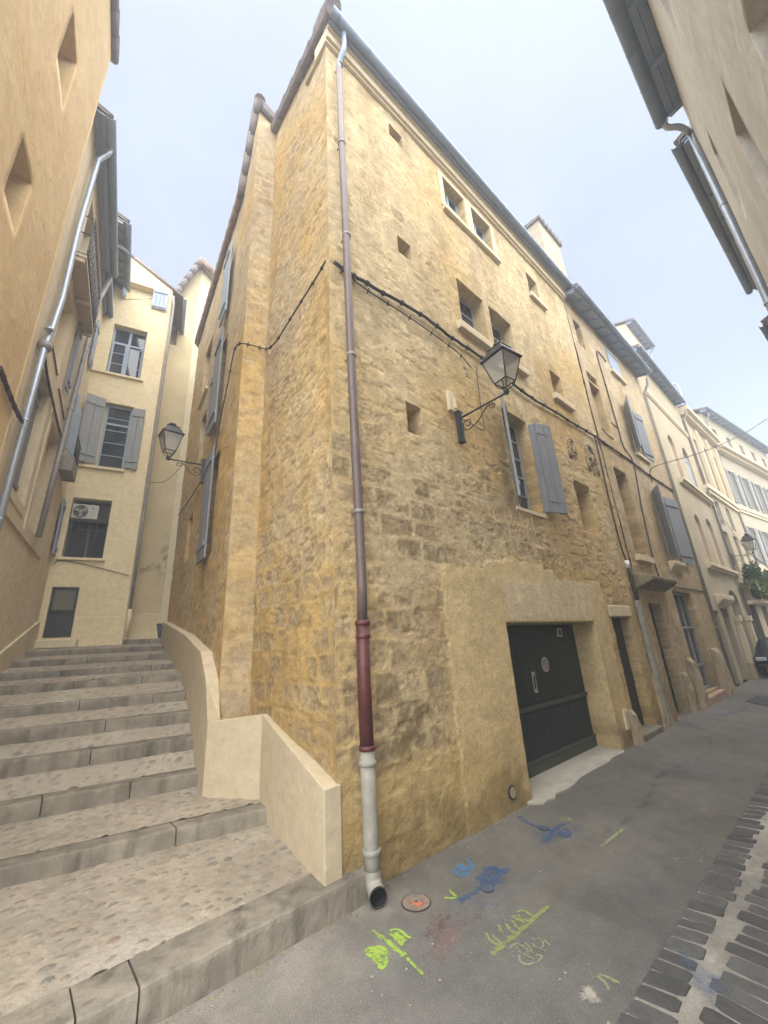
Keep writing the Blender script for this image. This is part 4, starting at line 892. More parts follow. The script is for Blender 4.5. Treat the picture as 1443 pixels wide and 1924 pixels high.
# ================================================================== SECOND STONE HOUSE ON THE STREET
h2 = empty('stone_house', (11.7, 3.43, 0), 0, 'long stone house with a slab canopy over its door and a tall barred window', 'house')
def exp_2(s, z): return .16+.22*sstep(5, 2, z)+.12*np.exp(-((s-12.2)/.5)**2)
def damp_2(s, z, mid, fine, big): return sstep(1.3, .3, z+(mid-.5)*.8)*.45, np.array([.20, .155, .085])
d2, c2 = stonework(61, exp_2, (.47, .365, .21), (.51, .42, .285), (.19, .15, .10), damp=damp_2, relief=.9)
H2 = [(11.85, 12.40, 10.78, 11.8, .2), (11.82, 12.62, 7.73, 9.36, .16), (11.82, 12.62, 9.44, 9.75, .24), (14.66, 15.7, 11.15, 12.05, .15), (14.95, 15.6, 7.8, 9.7, .2), (12.05, 13.02, 3.97, 6.53, .26), (15.3, 16.4, 4.12, 6.5, .25),
      (11.98, 12.95, 0, 2.68, .28), (14.42, 16.45, .26, 3.1, .28)]
wall('wall', F1, 11.45, 18.4, -.05, 12.62, H2, STONE, h2, res=.045, disp=lambda s, z: d2(s, z)+.02, colf=c2, back=.6)
eave(F1, 11.42, 18.35, 12.42, .42, h2, gut=True, boards=.12, slope=.5, depth=4, gr=.08, rafters=.6)
window(F1, 11.85, 12.40, 10.78, 11.8, -.14, h2, 1, 3, SHUTB)
leaf((14.62, 3.40), (1, 0), (0, -1), 1.1, 11.1, 12.1, SHUTB, h2, 4, label='closed pale shutter under the eave')
sill(F1, 14.5, 15.9, 11.05, h2, .12, .1, TRIM); sill(F1, 11.9, 13.15, 3.95, h2, .12, .16, TRIM); sill(F1, 14.7, 16.0, 7.78, h2, .10, .1, TRIM)
window(F1, 14.95, 15.6, 7.8, 9.7, -.15, h2, 1, 4); window(F1, 15.3, 16.4, 4.12, 6.5, -.2, h2, 2, 4)
leaf((14.93, 3.38), (-.88, -.40), (1, -1), .68, 7.8, 9.72, SHUTB, h2, 2, label='left leaf of the upper open shutters'); leaf((15.62, 3.36), (.98, -.13), (-1, -1), .66, 7.78, 9.70, SHUT, h2, 2, label='right leaf of the upper open shutters')
leaf((15.30, 3.38), (-.80, -.46), (1, -1), .66, 4.1, 6.5, SHUTW, h2, 3, label='left leaf of the lower open shutters'); leaf((16.42, 3.36), (.97, -.17), (-1, -1), .95, 4.1, 6.5, SHUT, h2, 3, label='right leaf of the lower open shutters')
m = MB(); m.prism([F1.P(14.9, 0, 0)[:2], F1.P(14.95, 0, .2)[:2], F1.P(16.2, 0, .2)[:2], F1.P(16.3, 0, 0)[:2]], [3.72, 3.95, 3.95, 3.72], 4.05); m.build('window_ledge', TRIM, h2, bevel=.03)
m = MB(); m.pbox(F1, 12.0, 12.93, .1, 2.66, -.26, -.20); m.build('door', GREEN, h2)
# stone canopy over the door
m = MB(); m.hexa([F1.P(11.45, 3.02, .0), F1.P(13.75, 3.0, .0), F1.P(13.9, 3.1, .0), F1.P(11.5, 3.15, .0), F1.P(11.5, 3.30, .62), F1.P(13.7, 3.27, .62), F1.P(13.95, 3.42, -.05), F1.P(11.4, 3.42, -.05)])
m = MB(); m.hexa([F1.P(11.5, 3.20, .40), F1.P(13.55, 3.20, .40), F1.P(13.75, 3.0, -.05), F1.P(11.4, 3.0, -.05), F1.P(11.5, 3.30, .42), F1.P(13.55, 3.30, .42), F1.P(13.75, 3.44, -.05), F1.P(11.4, 3.44, -.05)])
m.build('door_canopy', m_render('mossy_slab', (.17, .155, .09), (.26, .225, .14), (.08, .08, .045), streak=.6, grain=.006, sstr=.8, patch=3), h2, bevel=.03)
# barred tall window / gate
m = MB()
for a in np.linspace(14.46, 16.41, 4): m.pbox(F1, a-.03, a+.03, .28, 3.08, -.22, -.16)
for z in (.31, .95, 2.05, 3.05): m.pbox(F1, 14.44, 16.43, z-.025, z+.025, -.158, -.13)
o = m.build('gate_frame', m_simple('grey_gate_paint', (.26, .26, .25), .6, 0, .2, 10), h2)
m = MB(); m.pbox(F1, 14.44, 16.43, .98, 3.06, -.27, -.225); m.build('glass', m_glass('gate_glass', (.03, .035, .037), .25), o); m = MB(); m.pbox(F1, 14.44, 16.43, .28, .95, -.27, -.222); m.build('kick_panel', m_simple('grey_panel', (.13, .14, .145), .6, 0, .2, 8), o)
m = MB(); m.pbox(F1, 14.3, 16.6, -.02, .2, -.25, .18); m.build('doorstep', m_render('pink_step', (.36, .23, .15), (.42, .29, .20), (.22, .15, .1), streak=.3), h2, bevel=.03)
# guard stones and buttress blocks along the base
BLK = m_render('guard_stone', (.33, .27, .175), (.42, .345, .23), (.17, .135, .08), streak=.6, grain=.006, sstr=1.0, patch=3)
def guard(a, wd, ht, dep, label, parent_th=None):
    """rough hewn block with a sloping top, leaning on the facade"""
    m = MB(); nx, nz = 7, 8; b = len(m.v); rows = []
    for k in range(nz+2):
        t = min(1, k/(nz-1)); z = ht*t; row = []
        for i in range(nx+2):
            e = (i-1)/(nx-1); e_ = min(1, max(0, e)); side = i in (0, nx+1); w_ = wd*(1-.16*t); x = a+(e_-.5)*w_+.05*wd*t
            d = dep*(1-.30*t)*(1-.12*abs(2*e_-1)**4); zz = z-(.10*ht*(e_-.2) if t > .8 else 0)
            if side: d = -.03
            if k >= nz: zz = ht*1.04+(.05 if k == nz else .06); d = (.35*dep*(1-.3*t) if k == nz else -.03) if not side else -.03
            r_ = 0 if d < 0 else 1
            n_ = (vnoise(np.array([x*7.]), np.array([zz*6.+a]), 7)[0]-.5)*.055+(vnoise(np.array([x*19.]), np.array([zz*17.+a]), 8)[0]-.5)*.02
            row.append(len(m.v)); m.v.append(F1.P(x+n_*.6*r_, zz+n_*.5*r_*(t > .1), d+n_*r_))
        rows.append(row)
    for p_, q_ in zip(rows[:-1], rows[1:]):
        for i in range(nx+1): m.f.append((p_[i], p_[i+1], q_[i+1], q_[i])); m.sm.append(False)
    return tag(m.build('guard_stone', BLK), label, 'guard stone', 'guard stones at the foot of the facades')
guard(9.22, .3, .5, .14, 'small grey guard stone left of the first narrow door'); guard(11.15, .45, 1.0, .09, 'worn block between the two narrow doors')
guard(13.35, .5, .85, .12, 'low block right of the canopy door'); guard(14.05, .55, 1.15, .22, 'sloping pale buttress block left of the barred window'); guard(17.2, 1.0, 1.25, .27, 'large rounded buttress block right of the barred window')
guard(22.6, .7, .5, .25, 'low cut block before the arched doorway')
# ================================================================== THIRD HOUSE: pale render, arched niches
h3 = empty('town_house', (22, 3.43, 0), 0, 'pale plastered house with pairs of tall round-headed blind windows', 'house')
H3 = [(20.75, 21.75, 8.3, 10.6, .16), (23.2, 24.35, 8.3, 10.7, .16), (21.0, 22.0, 4.65, 6.75, .2), (23.2, 24.5, 4.65, 6.95, .2), (19.1, 19.9, 0, 2.6, .35), (20.5, 21.7, 0, 2.7, .3), (22.9, 25.0, 0, 3.55, .4)]
wall('wall', F1, 18.4, 26.0, -.05, 14.05, H3, m_render('h3_render', (.40, .34, .235), (.45, .39, .275), (.31, .26, .18), streak=.3, grain=.003, sstr=.25), h3, back=.6)
eave(F1, 18.45, 25.6, 13.9, .32, h3, boards=.1, slope=.36, depth=4, gr=.08, rafters=.6)
def archfill(pl, a0, a1, z1, d, parent, mat):   # spandrels that round the head of a rectangular hole
    m = MB(); r = (a1-a0)/2; c = (a0+a1)/2; n = 8; h = min(r, .6)
    for sg in (-1, 1):
        pts = [(c+sg*r, z1)]+[(c+sg*r*math.cos(t), z1-h+h*math.sin(t)) for t in np.linspace(0, math.pi/2, n)]
        P = [pl.P(a, z, .002) for a, z in pts]; Q = [pl.P(a, z, d) for a, z in pts]
        m.poly(P if sg < 0 else P[::-1])
        for i in range(1, len(pts)-1): m.quad(P[i], P[i+1], Q[i+1], Q[i])
    m.build('arch_spandrel', mat, parent)
h3m = bpy.data.materials['h3_render']
for h in H3[:4]+H3[6:7]: archfill(F1, h[0], h[1], h[3], -.15, h3, h3m)
for (z, a0, a1, p_) in ((12.15, 19.0, 25.9, .09), (8.2, 20.3, 25.9, .22), (4.5, 20.4, 26.0, .22)): m = MB(); m.pbox(F1, a0, a1, z-.13, z, 0, p_); m.pbox(F1, a0, a1, z-.22, z-.13, 0, p_*.6); m.build('string_course', TRIM, h3)
leaf((23.3, 3.52), (1, 0), (0, -1), 1.0, 8.35, 10.2, SHUTB, h3, 3, label='closed blue grey shutter in the arched window')
PINK = m_render('pink_fill', (.54, .41, .29), (.58, .45, .32), (.44, .33, .23), streak=.2)
for h in (H3[0], H3[2], H3[3]): m = MB(); m.pbox(F1, h[0]+.02, h[1]-.02, h[2]+.02, h[3]-.02, -.15, -.12); m.build('blind_window', PINK, h3)
m = MB(); m.pbox(F1, 19.12, 19.88, .02, 2.58, -.33, -.28); m.build('door', m_simple('oxblood_door', (.08, .03, .03), .6), h3)
m = MB(); m.pbox(F1, 20.52, 21.68, .02, 2.68, -.28, -.22); m.build('door', m_simple('dark_brown_door', (.05, .04, .03), .7), h3)  # door leaf in one even dark brown
m = MB(); m.prism([F1.P(20.1, 0, 0)[:2], F1.P(20.1, 0, .25)[:2], F1.P(22.4, 0, .25)[:2], F1.P(22.4, 0, 0)[:2]], [2.78, 3.02, 3.02, 2.78], 3.22); m.build('door_canopy', TRIM, h3, bevel=.03)
m = MB(); m.pbox(F1, 22.95, 24.95, .02, 3.4, -.38, -.33); o = m.build('gate', m_simple('dark_gate', (.03, .035, .03), .6), h3)
m = MB(); [m.pbox(F1, 22.95, 24.95, z-.03, z+.03, -.329, -.29) for z in (1.2, 2.35)]; m.build('rail', ZINC, o)
m = MB(); m.pbox(F1, 22.5, 22.88, 0, 2.2, 0, .16); m.pbox(F1, 22.45, 22.93, 2.2, 2.42, 0, .22); m.build('pilaster', TRIM, h3); m = MB(); m.pbox(F1, 25.02, 25.4, 0, 2.2, 0, .16); m.pbox(F1, 24.97, 25.45, 2.2, 2.42, 0, .22); m.build('pilaster', TRIM, h3)
m = MB(); m.box(18.7, 26, 4.2, 10, 0, 13.8); m.build('rear_wall', HONEY, h3)
m = MB(); m.box(11.7, 18.4, 4.2, 10, 0, 12.4); m.build('rear_wall', HONEY, h2)
# raised attic block on the third house
hd = empty('attic_block', (22.4, 3.95, 13.9), 0, 'cream attic block with its own gutter rising above the pale plastered house', 'attic')
AS = PL(22.4, 3.92, 90, -1); AF = PL(22.4, 3.92, 0)
wall('wall', AS, 0, 4, 13.5, 19.5, [], CREAM, hd, top=[(0, 18.2), (4, 19.6)], back=.3)
wall('wall', AF, .01, 3.4, 13.5, 18.2, [(1.2, 1.9, 16.5, 17.6, .15)], CREAM, hd, back=.3)
eave(AF, -.1, 3.3, 18.1, .30, hd, boards=.1, slope=.35, depth=4, gr=.08, rafters=.5)
g_ = [(22.4+3.3, 3.53, 18.1), (25.75, 3.75, 17.8), (25.75, 3.85, 17.2), (25.78, 3.8, 15.9), (25.8, 3.5, 15.4), (25.8, 3.1, 15.2), (25.8, 3.08, 14.0)]
downpipe(smooth_path(g_, 3), .045, ZINC, 'bent zinc pipe joining the attic gutter to the gutter below', rings=None)
# ================================================================== FOURTH AND FIFTH HOUSES
h4 = empty('town_house', (29, 3.3, 0), 0, 'narrow classical house with fluted window piers and a heavy cornice beyond the pale plastered house', 'house')
H4 = [(.9, 1.9, 9.6, 12.4, .2), (3.0, 4.0, 9.6, 12.4, .2), (5.1, 6.1, 9.6, 12.4, .2), (1.2, 2.2, 7.2, 8.6, .15), (3.6, 4.6, 7.2, 8.6, .15), (.9, 1.9, 4.6, 6.8, .2), (3.0, 4.0, 4.6, 6.8, .2), (5.1, 6.1, 4.6, 6.8, .2), (1.0, 2.6, 0, 3.0, .3), (4, 5.6, 0, 3.0, .3)]
wall('wall', B4, 0, 7.0, -.05, 13.6, H4, HONEY, h4, back=.6)
for i, h in enumerate(H4[:8]): window(B4, h[0], h[1], h[2], h[3], -h[4]+.06, h4, 2, 3)
for h in H4[8:]: m = MB(); m.pbox(B4, h[0]+.02, h[1]-.02, 0.02, 2.95, -.28, -.22); m.build('door', GREEN, h4)
for (z, p_) in ((13.85, .45), (9.2, .2), (4.2, .25)): m = MB(); m.pbox(B4, -.05, 7.0, z-.22, z, 0, p_); m.pbox(B4, -.03, 6.98, z-.42, z-.22, 0, p_*.6); m.build('cornice', TRIM, h4)
for a in (.3, 2.4, 4.5, 6.6):
    m = MB(); m.pbox(B4, a-.22, a+.22, 9.22, 13.2, 0, .10)
    for k in range(3): m.pbox(B4, a-.15+k*.12, a-.09+k*.12, 9.5, 12.9, .10, .13)
    m.build('pilaster', TRIM, h4)
m = MB(); m.prism([B4.P(0, 0, .4)[:2], B4.P(7, 0, .4)[:2], B4.P(7, 0, -6)[:2], B4.P(0, 0, -6)[:2]], 13.87, [13.95, 13.95, 15, 15]); m.build('roof', TILE, h4)
h5 = empty('town_house', (38, 2.8, 0), 0, 'tall pale yellow house curving away at the far end of the street with a balcony', 'house')
H5 = []
for i in range(5):
    for (z0, z1) in ((9.6, 12.0), (5.6, 8.0)): H5.append((.9+i*2.6, 1.9+i*2.6, z0, z1, .2))
    H5.append((1.0+i*2.6, 1.8+i*2.6, 14.2, 15.2, .2))
H5 += [(1.0, 2.4, 0, 3.2, .3), (5, 6.6, 0, 3.2, .3)]
wall('wall', B5, 0, 13.5, -.05, 16.2, H5, m_render('far_render', (.40, .365, .27), (.44, .40, .30), (.33, .295, .22), streak=.25), h5, back=.6)
for h in H5[:-2]:
    window(B5, h[0], h[1], h[2], h[3], -h[4]+.06, h5, 2, 3)
for h in H5[:-2]:
    if h[2] < 13:
        for sg, a in ((-1, h[0]), (1, h[1])):
            p = B5.P(a, 0, .05); leaf((p[0], p[1]), (B5.t*sg)[:2], B5.n[:2], .5, h[2], h[3], SHUT, h5, 2)
for (z, p_) in ((13.5, .55), (9.3, .15), (5.0, .2)): m = MB(); m.pbox(B5, -.05, 13.5, z-.18, z, 0, p_); m.pbox(B5, -.03, 13.45, z-.36, z-.18, 0, p_*.6); m.build('cornice', TRIM, h5)
eave(B5, -.3, 13.6, 16.1, .4, h5, boards=.15, slope=.3, depth=4, gr=.08, rafters=.8)
SG5 = PL(33, 3.2, 82, -1); wall('wall', SG5, 0.01, 5, 12, 17.2, [], PALE, h5, top=[(0, 16.1), (5, 17.6)], back=.3)
m = MB(); m.pbox(B4, .2, 6.2, 2.98, 3.14, .02, .75); m.build('balcony_slab', TRIM, h4)
m2 = MB()
for a in np.arange(.3, 6.2, .15): m2.tube([B4.P(a, 3.14, .7), B4.P(a, 4.0, .7)], .02, 5)
m2.tube([B4.P(.25, 4.02, .7), B4.P(6.2, 4.02, .7)], .035, 6); m2.build('balcony_railing', TRIM, h4)
for (pl, a, lab) in ((F1, 18.35, 'old brown drainpipe between the second stone house and the pale plastered house'), (F1, 26.0, 'grey drainpipe between the pale plastered house and the classical house'), (B5, .0, 'dark drainpipe at the near edge of the far yellow house')):
    zt = {18.35: 12.2, 26.0: 13.7, .0: 15.9}[a]; pts = [pl.P(a, zt, .35), pl.P(a, zt-.25, .3), pl.P(a, zt-.6, .10), pl.P(a, .1, .10)]
    downpipe(pts, .055, {18.35: BROWNP if False else PVC, 26.0: ZINCD, .0: ZINCD}[a], lab, 'drainpipes on the street facades', rings=[pl.P(a, z, .10) for z in np.arange(2, zt-1, 2.2)])
# ================================================================== ALLEY, LEFT SIDE
oh = empty('orange_house', (-1.4, 4, 0), 0, 'orange rendered house towering at the left edge with two deep square openings', 'house')
LWo = PL(.2, 12.3, 80.6); 
ow = wall('wall', LWo, -9.3, -5.28, -.05, 14.2, [(-7.36, -6.72, 9.85, 10.95, .62), (-7.47, -6.9, 7.05, 7.95, .62), (-7.9, -7.3, 3.3, 4.4, .3)], ORANGE, oh, res=.12, disp=lambda s, z: .03*(fbm(s*1.1, z*1.1, 4, 301)-.5)+.06+.0*s, back=1.2, sides=(True, True))
ow.data.color_attributes.new('col', 'FLOAT_COLOR', 'POINT') if False else None
verge([LWo.P(-9.35, 14.28, .10), LWo.P(-5.22, 14.28, .10)], .09, oh, TILE, .4)
m = MB(); m.prism([LWo.P(-9.35, 0, .1)[:2], LWo.P(-5.25, 0, .1)[:2], LWo.P(-5.25, 0, -4)[:2], LWo.P(-9.35, 0, -4)[:2]], 14.22, [14.3, 14.3, 15.6, 15.6]); m.build('roof', TILE, oh)
b2 = empty('cream_house', (-.4, 10, 0), 0, 'cream house left of the stairs with a zinc gutter and iron balcony', 'house')
HL = [(-4.22, -3.26, 4.7, 6.95, .18), (-2.72, -1.62, 4.52, 6.72, .22), (-2.45, -1.6, 7.72, 9.72, .20), (-3.75, -2.75, 9.62, 11.8, .28), (-.95, -.35, 6.9, 8.6, .15), (-3.9, -3.0, 7.6, 9.2, .2), (-.4, .1, 9.9, 11.3, .15)]
wall('wall', LW, -5.24, .6, -.05, 12.62, HL, CREAM, b2, back=.6)
m = MB()
for h in HL[:2]:
    a0, a1, c0_, c1_ = h[:4]; bw = .16
    m.pbox(LW, a0-bw, a0-.002, c0_-bw, c1_+bw, -.02, .02); m.pbox(LW, a1+.002, a1+bw, c0_-bw, c1_+bw, -.02, .02); m.pbox(LW, a0-.002, a1+.002, c0_-bw, c0_-.002, -.02, .02); m.pbox(LW, a0-.002, a1+.002, c1_+.002, c1_+bw, -.02, .02)
m.build('window_surround', TRIM, b2)
m = MB(); m.pbox(LW, -5.24, -.9, 4.24, 4.34, 0, .035); m.build('string_course', TRIM, b2)
def lleaf(s0, s1, z0, z1, d, mat, lab=None):
    p = LW.P(s0, 0, d); leaf((p[0], p[1]), LW.t[:2], LW.n[:2], s1-s0, z0, z1, mat, b2, 3, .03, label=lab)
lleaf(-4.2, -3.28, 4.72, 6.93, -.14, SHUT, 'grey panel filling the near tall opening')
p = LW.P(-2.1, 0, .03)
lleaf(-2.42, -2.18, 7.74, 9.7, .04, SHUT); lleaf(-2.14, -1.95, 7.8, 9.6, .03, SHUTB)
window(LW, -2.45, -1.6, 7.72, 9.72, -.15, b2, 2, 4)
window(LW, -3.75, -2.75, 9.62, 11.8, -.2, b2, 2, 4, SHUTB); window(LW, -.4, .1, 9.9, 11.3, -.1, b2, 1, 3, SHUTB)
lleaf(-.35, .05, 9.85, 11.35, .05, SHUTB); lleaf(.12, .5, 4.6, 6.05, .06, SHUTB, 'narrow blue grey shutter low beside the yellow house')
eave(LW, -5.26, -1.2, 12.32, .22, b2, boards=.1, slope=.5, depth=3, gr=.085, rafters=0)
eave(LW, -1.2, .55, 12.32, .10, b2, boards=.1, slope=.5, depth=3, gr=.07, rafters=0)
# iron balcony
bal = empty('balcony', LW.P(-2.9, 9.2, .3), 0); bal.parent = b2
bal.location = Vector(LW.P(-2.9, 9.2, .3))-b2.location
m = MB(); m.pbox(LW, -4.4, -2.1, 9.48, 9.55, 0.002, .27)
for a in (-4.35, -3.2, -2.15): m.pbox(LW, a-.03, a+.03, 9.38, 9.478, 0.002, .25)
m.build('balcony_slab', m_render('balcony_board', (.42, .35, .24), (.48, .40, .28), (.3, .25, .18)), b2)
bpy.data.objects.remove(bal)
m = MB()
for sg in (-4.38, -2.12):
    for z in (9.58, 10.1, 10.55): m.tube([LW.P(sg, z, 0), LW.P(sg, z, .26)], .012, 5)
for z in (9.58, 9.7, 10.42, 10.55): m.tube([LW.P(-4.38, z, .26), LW.P(-2.12, z, .26)], .013, 6)
for a in np.arange(-4.38, -2.1, .105): m.tube([LW.P(a, 9.58, .26), LW.P(a, 10.55, .26)], .008, 5)
for a in np.arange(-4.33, -2.2, .21):
    q = [LW.P(a+.05+.045*math.cos(t), 10.05+.14*math.sin(t), .265) for t in np.linspace(0, 2*math.pi, 11)]; m.tube(q, .007, 4); q = [LW.P(a+.05+.03*math.cos(t), 9.8+.05*math.sin(t), .265) for t in np.linspace(0, 2*math.pi, 9)]; m.tube(q, .006, 4)
m.build('balcony_railing', BLACKM, b2)
m = MB(); m.hexa([LW.P(-3.2, 1.2, .07), LW.P(.55, 1.2, .07), LW.P(.55, 1.2, 0), LW.P(-3.2, 1.2, 0), LW.P(-3.2, 2.1, .05), LW.P(.55, 3.05, .05), LW.P(.55, 3.05, 0), LW.P(-3.2, 2.1, 0)]); m.build('plinth', PALE, b2, bevel=.01)
# small flower balcony near the yellow house
m = MB(); m.pbox(LW, -1.05, -.25, 6.35, 6.72, .01, .26); m.build('window_box', m_simple('grey_box', (.22, .20, .16), .8, 0, .3, 12), b2, bevel=.01)
m = MB()
for z in (6.85, 7.0, 7.3): m.tube([LW.P(-1.05, z, .24), LW.P(-.25, z, .24)], .01, 5)
for a in np.arange(-1.05, -.2, .11): m.tube([LW.P(a, 6.72, .24), LW.P(a, 7.3, .24)], .007, 4)
m.build('window_railing', BLACKM, b2)
p = LW.P(-.98, 0, .0); leaf((p[0], p[1]), (LW.n*.6+LW.t)[:2], LW.t[:2], .16, 6.95, 8.5, SHUTB, b2, 2); p = LW.P(-.33, 0, .0); leaf((p[0], p[1]), (LW.n*.5+LW.t)[:2], LW.t[:2], .20, 6.95, 8.4, SHUTB, b2, 2)
window(LW, -.95, -.35, 6.9, 8.6, -.1, b2, 1, 3)
# taller block at the end of the row
b3 = empty('cream_house', (.1, 11.5, 12.6), 0, 'upper cream wall with its own gutter rising behind the long zinc gutter', 'house')
LB = PL(.2, 12.3, 80.6)
wall('wall', LB, -1.9, .62, 12.64, 13.8, [], YELL, b3, back=2.5, sides=(True, True))
eave(LB, -1.95, .55, 13.55, .40, b3, boards=.1, slope=.45, depth=2.5, gr=.075, rafters=.35, mat=ZINCD, tile=TILE)
pe = [LB.P(-1.0, 13.52, .5), LB.P(-1.2, 13.4, .35), LB.P(-1.25, 13.25, .12), LB.P(-1.25, 12.5, .1)]
downpipe(smooth_path(pe, 3), .04, ZINC, 'pale elbow pipe under the upper gutter of the alley', 'alley drainpipes')
# yellow facing house
fh = empty('yellow_house', (1.1, 12.8, 2.5), 0, 'pale yellow house facing down the stairs, air conditioner in its window', 'house')
HF = [(.13, .68, 2.64, 3.86, .10), (.18, 1.05, 4.62, 6.24, .30), (.24, 1.20, 7.22, 9.28, .20), (.32, 1.22, 10.30, 12.12, .25), (.48, 1.2, 13.15, 13.95, .25)]
wall('wall', FC, -.25, 1.76, 1.5, 14.9, HF, YELL, fh, top=[(-.25, 15.3), (.5, 14.95), (1.76, 14.15)], back=1.5)
SGF = PL(*FC.P(1.76, 0)[:2], 77, 1); wall('wall', SGF, .0, 4, 1.5, 14.15, [], YELL, fh, back=.3)
m = MB(); m.pbox(FC, .70, 1.77, 2.4, 3.12, -.02, .035); m.build('plinth', YELL, fh, bevel=.01)
m = MB(); m.pbox(FC, -.15, .85, 2.4, 2.60, 0, .25); m.build('doorstep', TRIM, fh, bevel=.02)
m = MB(); m.pbox(FC, .14, .67, 2.66, 3.85, -.10, -.06); m.pbox(FC, .14, .67, 3.22, 3.26, -.06, -.04); o = m.build('door', m_simple('black_door', (.018, .024, .02), .4, 0, .5, 6), fh)
m = MB(); m.pbox(FC, .20, .61, 3.3, 3.78, -.06, -.05); m.build('pane', m_glass('olive_glass', (.05, .05, .03), .3), o)
# window with grille
window(FC, .18, 1.05, 4.62, 6.24, -.24, fh, 2, 2, m_simple('dark_frame', (.10, .10, .10), .6))
m = MB()
for z in np.arange(4.70, 5.62, .11): m.tube([FC.P(.18, z, -.02), FC.P(1.05, z, -.02)], .006, 5)
for a in np.arange(.24, 1.05, .19): m.tube([FC.P(a, 4.62, -.02), FC.P(a, 5.64, -.02)], .009, 5)
m.build('window_grille', BLACKM, fh)
m = MB(); m.pbox(FC, .18, 1.05, 5.60, 5.64, -.24, 0); m.build('shelf', m_simple('dark_shelf', (.05, .05, .045), .7), fh)
sill(FC, .10, 1.12, 4.61, fh, .07, .07, YELL); sill(FC, .14, 1.22, 7.20, fh, .08, .08, YELL); sill(FC, .0, 1.32, 10.28, fh, .08, .07, YELL)
window(FC, .52, 1.16, 7.24, 9.26, -.14, fh, 1, 5, SHUTB, transom=8.65)
def fleaf(a, dirv, wd, z0, z1, mat, pk, lab=None, d=.04):
    p = FC.P(a, 0, d); leaf((p[0], p[1]), dirv, FC.n[:2], wd, z0, z1, mat, fh, pk, .03, label=lab)
SHG = m_wood('smooth_grey_shutter', (.26, .27, .27), (.24, .24, .23), .1)
fleaf(.50, (-FC.t*.62+FC.n*.25)[:2], .48, 7.24, 9.34, SHG, 2, 'left grey shutter half open'); fleaf(1.18, (FC.t*.95+FC.n*.15)[:2], .34, 7.24, 9.22, SHG, 2, 'right grey shutter')
o = window(FC, .32, 1.22, 10.30, 12.12, -.18, fh, 2, 1, SHUTB, transom=11.55)
p = FC.P(.36, 0, -.14)
def casement(hx, dirv, wd, z0, z1):
    p = np.array(FC.P(hx, 0, -.12)); dv = np.array([dirv[0], dirv[1], 0.]); dv /= np.linalg.norm(dv); ov = np.array([-dv[1], dv[0], 0.]); m = MB(); up = (0, 0, 1)
    def bar(t0, t1, za, zb): c = p+dv*(t0+t1)/2; c[2] = (za+zb)/2; m.obox(c, dv, ov, up, (t1-t0)/2, .018, (zb-za)/2)
    bar(0, .05, z0, z1); bar(wd-.05, wd, z0, z1); bar(.05, wd-.05, z0, z0+.05); bar(.05, wd-.05, z1-.05, z1)
    for k in (1, 2): z = z0+(z1-z0)*k/3; bar(.05, wd-.05, z-.012, z+.012)
    o = m.build('window', SHUTB, fh); g = MB(); c = p+dv*wd/2; c[2] = (z0+z1)/2; g.obox(c, dv, ov, up, wd/2-.03, .004, (z1-z0)/2-.02); g.build('pane', GLASS, o)
casement(.35, (FC.t*.96+FC.n*.05)[:2], .40, 10.34, 11.5); casement(1.19, (-FC.t*.7-FC.n*.6)[:2], .40, 10.34, 11.5)
# attic opening with a thrown-back shutter and a pole
m = MB(); m.tube([FC.P(.46, 13.2, -.05), FC.P(1.2, 13.55, -.02)], .02, 6); m.build('pole', TRIM, fh)
fleaf(1.2, (FC.t+FC.n*.1)[:2], .46, 13.12, 13.92, SHUTB, 4, 'blue slatted attic shutter'); fleaf(.48, (-FC.t*.3+FC.n*.6)[:2], .2, 13.15, 13.95, SHUTB, 1)
for (q0, q1) in (((-.25, 15.3), (.5, 14.95)), ((.5, 14.95), (1.80, 14.12))):
    m = MB(); m.tube([FC.P(q0[0], q0[1]+.02, .03), FC.P(q1[0], q1[1]+.02, .03)], .045, 7); m.build('verge', TILER, fh)
m = MB(); a, b_, c_, d_ = FC.P(1.70, 0, .05)[:2], FC.P(2.12, 0, .08)[:2], None, None
q = [FC.P(1.74, 14.12, .12), FC.P(2.12, 13.85, .12), FC.P(2.12, 13.85, -2.5), FC.P(1.74, 14.12, -2.5)]
m.hexa([q[0], q[1], q[2], q[3]]+[(x, y, z+.06) for x, y, z in q]); m.build('eave', TILE, fh)
m = MB(); halfpipe(m, FC.P(2.16, 13.84, .14), FC.P(2.16, 13.84, -2.5), .06); m.build('gutter', ZINC, fh)
# air conditioner: rests on the shelf in the window
ac = empty('air_conditioner', FC.P(.5, 5.65, -.1), 0, 'white air conditioner unit with a round fan on a shelf in the lower window', 'air conditioner')
WHP = m_simple('cream_plastic', (.42, .40, .36), .5, 0, .1, 12)
m = MB(); m.pbox(FC, .21, .78, 5.66, 6.06, -.23, .02); m.build('casing', WHP, ac, bevel=.012)
fc_ = (.40, 5.86); m = MB(); m.poly([FC.P(fc_[0]+.165*math.cos(t), fc_[1]+.175*math.sin(t), .0235) for t in np.linspace(0, 2*math.pi, 29)[:-1]]); m.build('fan_opening', DARK, ac)
m = MB()
for k in range(3):
    t = k*2.1+.4; m.poly([FC.P(fc_[0]+r_*math.cos(t+w_), fc_[1]+r_*math.sin(t+w_), .026) for r_, w_ in ((.03, 0), (.09, -.15), (.145, -.25), (.15, .45), (.08, .55), (.03, .8))])
m.tube([FC.P(fc_[0], fc_[1], .022), FC.P(fc_[0], fc_[1], .032)], .035, 14, sm=False); m.build('fan', m_simple('fan_grey', (.30, .29, .26), .6), ac)
m = MB()
for r_ in (.06, .11, .16): m.tube([FC.P(fc_[0]+r_*math.cos(t), fc_[1]+r_*1.05*math.sin(t), .034) for t in np.linspace(0, 2*math.pi, 25)], .004, 4)
